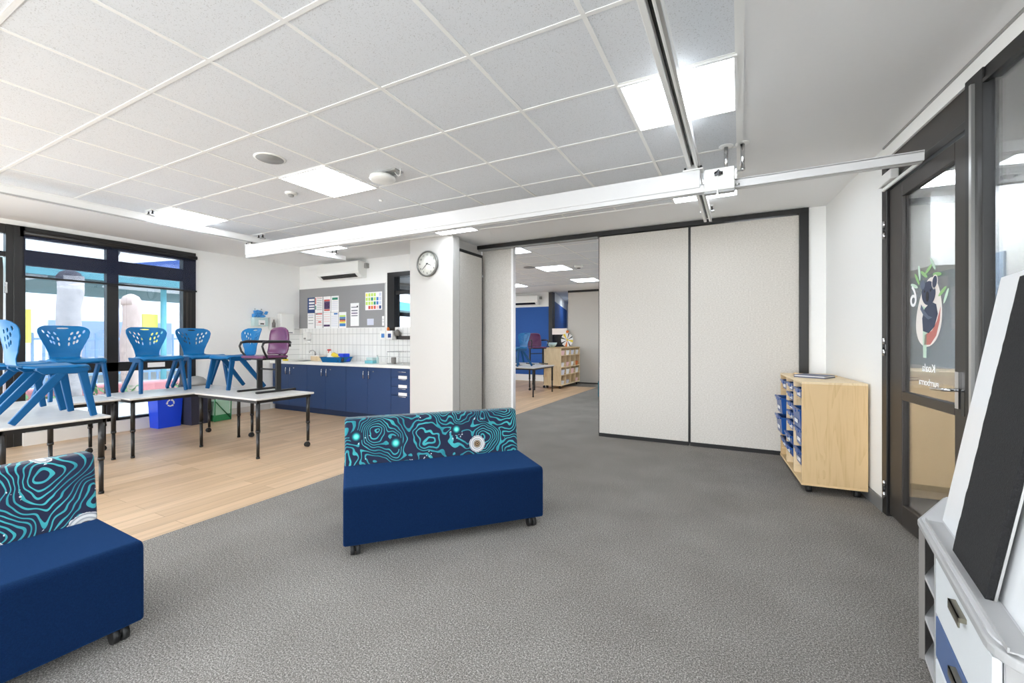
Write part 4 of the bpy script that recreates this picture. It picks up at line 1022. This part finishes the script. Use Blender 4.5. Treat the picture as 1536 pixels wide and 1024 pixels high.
fm = Vector((-1.64,2.29,0)) + Vector((-math.sin(Ls), math.cos(Ls),0))*.33
sofa(fm, Ls, 'navy armless sofa with teal patterned back in the middle of the carpet', 'upholstery')
sofa((-2.665,.30,0), PI/2-.02, 'navy armless sofa with teal patterned back cut off at the lower left', 'upholstery_near')
sofa((-2.02,9.35,0), 0, 'teal sofa end just showing past the beige panel in the far room', 'teal_fabric', 'teal_fabric')

# ------------------------------------------------------------------ tray cabinet
TR = .077
tcx = empty('tray_cabinet', (.47, 4.42, 0), TR, 'light plywood tray cabinet on castors against the right wall', 'cabinet')
Wd, Ln, H0, H1 = .455, 1.05, .085, .945
MB().box(0,Wd,0,.018,H0,H1-.018).build('side_panel', 'ply_veneer', tcx, bevel=.002)
MB().box(0,Wd,Ln-.018,Ln,H0,H1-.018).build('side_panel', 'ply_veneer', tcx, bevel=.002)
MB().box(-.002,Wd,-.002,Ln+.002,H1-.018,H1).build('top_panel', 'ply_light', tcx, bevel=.002)
MB().box(-.004,Wd,-.002,Ln+.002,H0-.018,H0).build('bottom_panel', 'ply_edge', tcx, bevel=.002)
MB().box(Wd-.01,Wd-.001,.018,Ln-.018,H0,H1-.018).build('back_panel', 'ply_light', tcx)
for y in (.35,.70): MB().box(.0,Wd-.01,y-.009,y+.009,H0,H1-.018).build('divider', 'ply_light', tcx)
rr = MB()
for c in range(3):
    for y in (c*.35+.018, c*.35+.332):
        for z in [H0+.06+.088*k for k in range(9)]: rr.box(.01,Wd-.02,y-.004,y+.006,z,z+.006)
rr.build('runner', 'ply_light', tcx)
for x in (.06,Wd-.06):
    for y in (.06,Ln-.06):
        MB().cyl((x,y,.03),.03,-.02,.02,14,'x').box(x-.02,x+.02,y-.02,y+.02,.04,H0-.018).build('castor', 'rubber', tcx)
def tray(y, z, h, label, out=0, dark=False):
    c, s_ = math.cos(TR), math.sin(TR); x = .006-out; 
    loc = (.47+c*(x+.2)-s_*y, 4.42+s_*(x+.2)+c*y, z)
    e = empty('tray', loc, TR, label, 'tray', 'blue plastic trays in the plywood cabinet')
    open_tub(MB(), .4, .30, 0, h, .004, .014).build('tub', 'tray_blue', e)
    MB().box(-.212,-.196,-.155,.155,h-.014,h+.004).box(.196,.2,-.155,.155,h-.01,h+.002).box(-.2,.2,-.158,-.148,h-.01,h).box(-.2,.2,.148,.158,h-.01,h).box(-.216,-.208,-.06,.06,h-.03,h+.002).build('rim', 'tray_blue', e)
    B(-.199,-.196,-.06,.06,h*.25,h*.25+.03).build('label_card', 'paper', e) if h > .06 else None
tx = ['nearest','middle','farthest']
near = [(.79,.08,'top'),(.53,.17,'second'),(.37,.15,'third'),(.20,.13,'bottom')]
mid = [(.815,.07,'top'),(.72,.07,'second'),(.63,.07,'third'),(.54,.07,'fourth'),(.44,.08,'fifth'),(.32,.08,'sixth'),(.21,.08,'bottom')]
far_ = [(.79,.09,'top'),(.55,.16,'second'),(.345,.17,'third'),(.19,.09,'bottom')]
for z,h,nm_ in near: tray(.175, z, h, 'blue plastic tray, %s in the column nearest the viewer' % nm_, .0 if nm_ != 'second' else .02)
for z,h,nm_ in mid: tray(.525, z, h, 'blue plastic tray, %s in the middle column' % nm_, .02 if nm_ in ('sixth','bottom') else 0)
for z,h,nm_ in far_: tray(.875, z, h, 'blue plastic tray, %s in the column nearest the folding wall' % nm_, .05 if nm_ in ('second','third') else 0)
e = empty('folder', (.62, 4.95, H1+.0), .0, 'flat slate blue folder lying on the plywood cabinet', 'folder')
B(-.13,.13,-.1,.12,.0,.012).build('cover', 'grey_folder', e, bevel=.002, rz=-.5); B(-.125,.125,-.095,.115,.012,.02).build('pages', 'paper', e, rz=-.5); B(-.13,.13,-.1,.12,.02,.026).build('cover', 'grey_folder', e, bevel=.002, rz=-.5)
e = empty('wooden_board', (.66, 5.2, H1), TR, 'thin pale wooden board behind the folder on the cabinet', 'board')
B(-.16,.16,-.1,.1,0,.014).build('board_panel', 'ply_light', e, bevel=.002)
B(-.16,-.14,-.1,.1,.014,.02).build('edge_strip', 'ply_edge', e)

# ------------------------------------------------------------------ mobile teaching station, lower right
E0 = (.63, 2.29); ER = -math.radians(7)
ms = empty('teaching_cabinet', (E0[0], E0[1], 0), ER, 'low grey mobile cabinet with white and blue drawers at the right edge', 'cabinet')
def arc(cx_, cy_, r, a0, a1, n=8): return [(cx_+r*math.cos(a0+(a1-a0)*i/n), cy_+r*math.sin(a0+(a1-a0)*i/n)) for i in range(n+1)]
topo = [(.143,.385),(.0,.0)] + arc(.11,-.83,.115,PI,1.5*PI) + [(.40,-.945),(.43,-.93),(.43,.37),(.415,.385)]
MB().prism(topo, .565, .592).build('top_panel', 'grey_lam', ms, bevel=.006, seg=3)
MB().prism([(a*.97+.012, b*.975-.002) for a,b in topo], .592, .598).build('top_inlay', 'grey_top', ms)
# end panel following the chamfer, divider, drawer carcass
MB().bar((.012,-.005,.302),(.15,.365,.302),.525,.018,(0,0,1)).build('side_panel', 'warm_grey', ms)
B(.012,.42,-.235,-.217,.04,.565).build('divider', 'grey_lam', ms)
for z in (.045,.20,.36): MB().prism([(.02,-.22),(.02,-.01),(.15,.35),(.41,.35),(.41,-.22)], z, z+.016).build('shelf', 'grey_top', ms)
B(.405,.42,-.22,.36,.04,.565).build('back_panel', 'warm_grey', ms)
MB().box(.03,.42,-.83,-.236,.04,.055).box(.03,.42,-.83,-.236,.545,.562).box(.03,.42,-.845,-.83,.04,.562).build('carcass', 'grey_lam', ms)
for z0,z1,k in ((.345,.54,'drawer_white'),(.195,.335,'drawer_blue'),(.055,.185,'drawer_white')):
    d = B(.012,.03,-.825,-.24,z0,z1).build('drawer', k, ms, bevel=.003)
    if k == 'drawer_blue': d['label'] = 'blue drawer'
    MB().box(-.006,.012,-.615,-.50,z1-.035,z1-.022).box(-.006,-.002,-.615,-.50,z1-.05,z1-.022).build('handle', 'brass_grey', d)
for x,y in ((.08,-.78),(.37,-.78),(.12,.0),(.37,.3)): MB().cyl((x,y,.02),.02,-.015,.015,12,'x').build('castor', 'rubber', ms)
ez = empty('whiteboard_easel', (E0[0], E0[1], .598), ER, 'white double-sided easel board leaning on the grey cabinet', 'easel')
lean = math.tan(math.radians(9.5)); HB = .94
def leaned(x, y0, y1, z0, z1, t, s_=1):
    mb = MB()
    mb.prism([(x+s_*lean*z0, z0),(x+t+s_*lean*z0, z0),(x+t+s_*lean*z1, z1),(x+s_*lean*z1, z1)], y0, y1, 'y'); return mb
leaned(.075,-.93,.016,.0,HB,.012).build('front_board', 'board_white', ez)
leaned(.42,-.93,.016,.0,HB,.012,-1).build('rear_board', 'board_white', ez)
leaned(.068,-.93,-.92,.0,HB,.022).build('edge_trim', 'aluminium', ez)
MB().box(.02,.068,-.90,-.03,.0,.004).box(.018,.022,-.90,-.03,.0,.012).build('pen_ledge', 'grey_lam', ez)
fp_ = MB(); n_ = 46; x0f = .04
edge = [(-.31 + random.uniform(-.0035,.0035), .004 + .905*i/n_) for i in range(n_+1)]
pts = edge + [(-.645, .909), (-.645, .004)]
k = len(pts)
for off in (0, .016):
    for y, z in pts: fp_.v.append((x0f+off+lean*z, y, z))
fp_.face(list(range(k))); fp_.face(list(range(2*k-1, k-1, -1)))
for i in range(k): fp_.face([i, (i+1)%k, k+(i+1)%k, k+i])
fe = empty('felt_panel', (E0[0], E0[1], .598), ER, 'black felt panel with ragged edge leaning against the white easel', 'felt panel')
fp_.build('felt_face', 'felt_black', fe)
leaned(x0f+.0165,-.647,-.32,.003,.90,.006).build('backing_board', 'aluminium', fe)

# ------------------------------------------------------------------ far room contents
FT = again(bpy.data.objects['classroom_table'], (-4.42, 9.42, 0), PI/2, 'pale classroom table in the far room seen through the opening', None)
FT['group'] = 'tables in the far room'
again(bpy.data.objects['classroom_table'], (-5.2, 10.4, 0), 0, 'classroom table against the blue wall in the far room', 'tables in the far room')
again(C, (-4.86,9.15,TZ), PI*.88, 'blue chair on the far room table, half cut by the pale panel', 'chairs on the far room tables').location = (-4.66,9.2,TZ)
armchair((-4.62,10.2,TZ), -2.3, 'burgundy armchair on the far room table in front of the blue wall')
again(C, (-5.45,10.4,TZ), -PI*.5, 'blue chair behind the burgundy armchair in the far room', 'chairs on the far room tables')
cc = empty('cubby_cabinet', (-4.12, 10.6, 0), 0, 'light wooden cubby cabinet with boxes in the far room', 'cabinet')
MB().box(-.48,0,0,.02,.1,1.06).build('side_panel', 'ply_light', cc); MB().box(-.48,0,1.48,1.5,.1,1.06).build('side_panel', 'ply_light', cc)
MB().box(-.49,.005,-.005,1.505,1.06,1.08).build('top_panel', 'ply_veneer', cc); MB().box(-.49,.005,-.005,1.505,.08,.1).build('bottom_panel', 'ply_light', cc)
MB().box(-.48,-.47,.02,1.48,.1,1.06).build('back_panel', 'ply_light', cc)
for k in (1,2,3): MB().box(-.47,0,.37*k,.37*k+.016,.1,1.06).build('divider', 'ply_light', cc)
for z in (.34,.55,.86): MB().box(-.47,-.002,.02,1.48,z,z+.016).build('shelf', 'ply_light', cc)
for x in (-.42,-.06):
    for y in (.08,1.42): MB().cyl((x,y,.04),.04,-.02,.02,12,'x').build('castor', 'rubber', cc)
cols4 = ['paper','ink_pale','ply_light','paper']
n_ = 0
for j,(z,hh) in enumerate(((.101,.12),(.357,.13),(.567,.14),(.877,.12))):
    for k in range(4):
        if j == 0 and k in (2,): continue
        key = ('paper','ink_pale','paper','ink_pink')[(j+k)%4] if not (j == 2 and k == 3) else 'orange'
        o = open_tub(MB(), .3, .26 if j in (1,3) else .2, 0, hh if j in (1,3) else hh*.8, .006, .015).build('storage_tub', key, None, loc=(-4.12-.17, 10.6+.195+.37*k, z))
        tag(o, '%s tub on the %s shelf of the cubby cabinet, %s column' % ({'paper':'white','ink_pale':'pale blue','ink_pink':'pink','orange':'orange'}[key], ('bottom','second','third','top')[j], ('nearest','second','third','farthest')[k]), 'tub', 'tubs in the far room cubby cabinet')
# prize wheel
e = empty('prize_wheel', (-4.27, 11.45, 1.08), .9, 'small striped spinning wheel on top of the cubby cabinet', 'wheel')
wm = MB(); seg_c = ['paper','ink_black','egg_cream','ink_black','paper','yellow','egg_cream','ink_black','paper','ink_black','egg_cream','orange','paper','ink_black','paper','yellow']
for i, kx in enumerate(seg_c):
    a0, a1 = 2*PI*i/16, 2*PI*(i+ (.55 if kx == 'ink_black' else 1))/16
    wm.use(kx).prism([(0,.2)]+[(.19*math.cos(a0+(a1-a0)*q/4), .2+.19*math.sin(a0+(a1-a0)*q/4)) for q in range(5)], -.012, .0, 'y')
    if kx == 'ink_black':
        a0 = a1; a1 = 2*PI*(i+1)/16
        wm.use('paper').prism([(0,.2)]+[(.19*math.cos(a0+(a1-a0)*q/4), .2+.19*math.sin(a0+(a1-a0)*q/4)) for q in range(5)], -.012, .0, 'y')
wm.build('wheel_disc', None, e)
MB().box(-.12,.12,-.05,.07,0,.012).box(-.02,.02,.0,.02,.012,.42).build('stand', 'ply_veneer', e)
MB().ball((0,-.02,.43),.04).build('pointer', 'orange', e); MB().cyl((0,-.012,.2),.025,-.015,0,12,'y').build('hub', 'yellow', e)
tag(MB().lathe([(.05,0),(.11,.06),(.14,.13),(.135,.13),(.1,.06),(.04,.012)]).build('glass_bowl', 'pond_glass', None, loc=(-4.42,10.72,1.08)), 'pale glass bowl on the near corner of the cubby cabinet', 'bowl')
e = empty('display_screen', (-4.72, 12.15, 0), 0, 'black screen with cream top frame standing behind the cubby cabinet', 'screen')
B(-.26,.16,0,.06,.9,1.44).build('screen_panel', 'dark_gloss', e); B(-.28,.20,-.01,.07,1.44,1.62).build('top_frame', 'egg_cream', e); B(.16,.2,-.01,.07,.9,1.44).build('side_frame', 'egg_cream', e)
B(-.2,.12,0,.06,0,.9).build('stand', 'black_metal', e)
for x,lab in ((-5.62,'left power outlet low on the far blue wall'),(-5.42,'right power outlet low on the far blue wall')):
    tag(B(-.06,.06,-.01,0,-.04,.04).build('power_outlet', 'white_plastic', None, loc=(x,12.29,.5)), lab, 'outlet')

# ------------------------------------------------------------------ outdoors beyond the window wall
struct('ground_terrace', MB().box(-60, -7.96, -40, 60, -.12, -.02), 'concrete')
struct('ground_back', MB().box(-7.9, 60, -40, -2.31, -.12, -.02), 'concrete')
def post(x, y, r, h, key, label):
    e = empty('log_post', (x, y, -.02), 0, label, 'post')
    rs = [r*(1+random.uniform(-.06,.06)) for _ in range(9)]
    MB().tube([(random.uniform(-.02,.02), random.uniform(-.02,.02), h*i/8) for i in range(9)], rs, 16).build('trunk', key, e)
    MB().lathe([(r*1.05,h-.12),(r*1.08,h-.02),(r*.8,h+.07),(r*.3,h+.12),(.01,h+.13)], seg=16).build('weathered_cap', 'log_cap' if key == 'log_grey' else key, e)
post(-12, 3.62, .19, 2.6, 'log_grey', 'tall weathered grey log post with dark cap outside the left window pane')
post(-12, 4.62, .17, 2.2, 'log_brown', 'shorter pinkish log post outside the right window pane')
e = empty('shade_shelter', (-19, 6, 0), .1, 'wide teal roofed outdoor shelter beyond the log posts', 'shelter')
MB().box(-4,3,-14,16,3.0,3.12).build('roof', 'shade_under', e); MB().box(3,3.1,-14,16,2.95,3.42).build('fascia', 'shade_teal', e)
for y in (-9,-4,1,6,11): MB().cyl((2.5,y,0),.08,0,3.0,10).build('post', 'shade_teal', e)
for y in (-8,-4,0,4,8): MB().box(1.2,2.6,y,y+2.2,2.93,2.99).build('roof_light', 'paper', e)
tag(MB().prism([(-6,0),(3,0),(0,1.4)], -.05, .05, 'x').build('shade_sail', 'sail_blue', None, loc=(-21,13,4.0)), 'blue shade sail high outside the right window pane', 'shade sail')
fe_ = MB()
for i in range(95): fe_.box(-.02,.02,-9+i*.22,-8.95+i*.22,0,1.5)
fe_.box(-.01,.01,-9,12,1.3,1.36).box(-.01,.01,-9,12,.25,.31)
tag(fe_.build('fence', 'fence_blue', None, loc=(-17,5,-.02)), 'pale blue picket fence beyond the garden', 'fence')
struct('wall_far_building', MB().use('paper').box(-30,-29,-10,30,-.02,4.4).use('far_blue').box(-28.99,-28.9,-2,4,.4,2.2).box(-28.99,-28.9,8,13,.4,2.2))
for x,y,lab in ((-16.8,4.1,'yellow outdoor sign panel seen left of the grey log post'),(-16.8,6.95,'yellow outdoor sign panel seen beside the window mullion')):
    tag(B(-.05,.05,-.2,.2,1.2,2.1).build('sign_panel', 'ink_yellow', None, loc=(x,y,0)), lab, 'sign')
tag(MB().box(-.15,.15,-6,6,0,.3).build('sandpit_edge', 'sandpit_red', None, loc=(-12.7,5,-.02), bevel=.04), 'low pinkish red edging of the sandpit outside the window', 'edging')
def shrub(x, y, r, lab):
    e = empty('shrub', (x,y,0), 0, lab, 'shrub'); mb = MB()
    for i in range(60):
        a, b, q = random.uniform(0,2*PI), random.uniform(.1,1), random.uniform(.5,1)
        c = Vector((r*q*math.cos(a)*b, r*q*math.sin(a), r*.9*b)); n = Vector((random.uniform(-1,1),random.uniform(-1,1),random.uniform(-.2,1))).normalized()*.09
        m_ = n.cross(Vector((0,0,1))).normalized()*.04; k0 = len(mb.v)
        mb.v += [tuple(c-n), tuple(c+m_), tuple(c+n), tuple(c-m_)]; mb.face([k0,k0+1,k0+2,k0+3])
    mb.build('foliage', 'leaf', e, solid=.004); MB().cyl((0,0,0),.02,0,r*.6,6).build('stem', 'bark', e)
shrub(-11.4,4.1,.42,'low green shrub between the two log posts'); shrub(-11.2,5.3,.35,'low green shrub right of the pinkish log post'); shrub(-11.2,2.9,.3,'small green shrub left of the grey log post')
def tree(x, y, h, lab):
    e = empty('bare_tree', (x,y,0), 0, lab, 'tree'); mb = MB()
    def br(p, d, ln, r, lv):
        q = p + d*ln; mb.tube([p, p+d*ln*.5+Vector((random.uniform(-1,1),random.uniform(-1,1),random.uniform(-1,1)))*ln*.06, q], [r, r*.8, r*.62], 5)
        if lv == 0: return
        for _ in range(3):
            nd = (d + Vector((random.uniform(-1,1),random.uniform(-1,1),random.uniform(-.3,.8)))*.75).normalized(); br(q, nd, ln*random.uniform(.6,.8), r*.6, lv-1)
    br(Vector((0,0,h*.3)), Vector((0,0,1)), h*.25, h*.02, 5); mb.build('branches', 'bark', e)
    MB().cyl((0,0,0),h*.028,0,h*.31,8,r2=h*.02).build('trunk', 'bark', e)
tree(-25,9,9,'bare grey tree rising behind the left window pane'); tree(-24,15.5,10,'bare grey tree rising behind the right window pane')
tree(-26,12.5,8.5,'bare grey tree between the two others outside')

# ------------------------------------------------------------------ light
w = bpy.data.worlds.new('world'); S.world = w; w.use_nodes = True; nt = w.node_tree
bg = nt.nodes['Background']
tcw = nt.nodes.new('ShaderNodeTexCoord'); sx_ = nt.nodes.new('ShaderNodeSeparateXYZ'); nt.links.new(tcw.outputs['Generated'], sx_.inputs[0])
r = ramp(nt, [(0, (.8,.82,.86,1)), (.1, (1,1,1,1)), (.5, (.80,.90,1,1))]); nt.links.new(sx_.outputs[2], r.inputs[0]); nt.links.new(r.outputs[0], bg.inputs[0]); bg.inputs[1].default_value = 5.3
su = bpy.data.lights.new('sun', 'SUN'); su.energy = 5.0; su.angle = .05; so = bpy.data.objects.new('sun', su); COL.objects.link(so); so.rotation_euler = Vector((-.25,-.6,-.76)).to_track_quat('-Z','Y').to_euler()
S.view_settings.view_transform = 'Standard'; S.view_settings.look = 'None'; S.view_settings.gamma = 1; S.view_settings.use_curve_mapping = False
S.view_settings.exposure = 0.8
c = S.cycles
c.max_bounces = 8; c.diffuse_bounces = 5; c.glossy_bounces = 3; c.transparent_max_bounces = 12; c.use_denoising = True
c.sample_clamp_indirect = 6; c.caustics_reflective = False; c.caustics_refractive = False
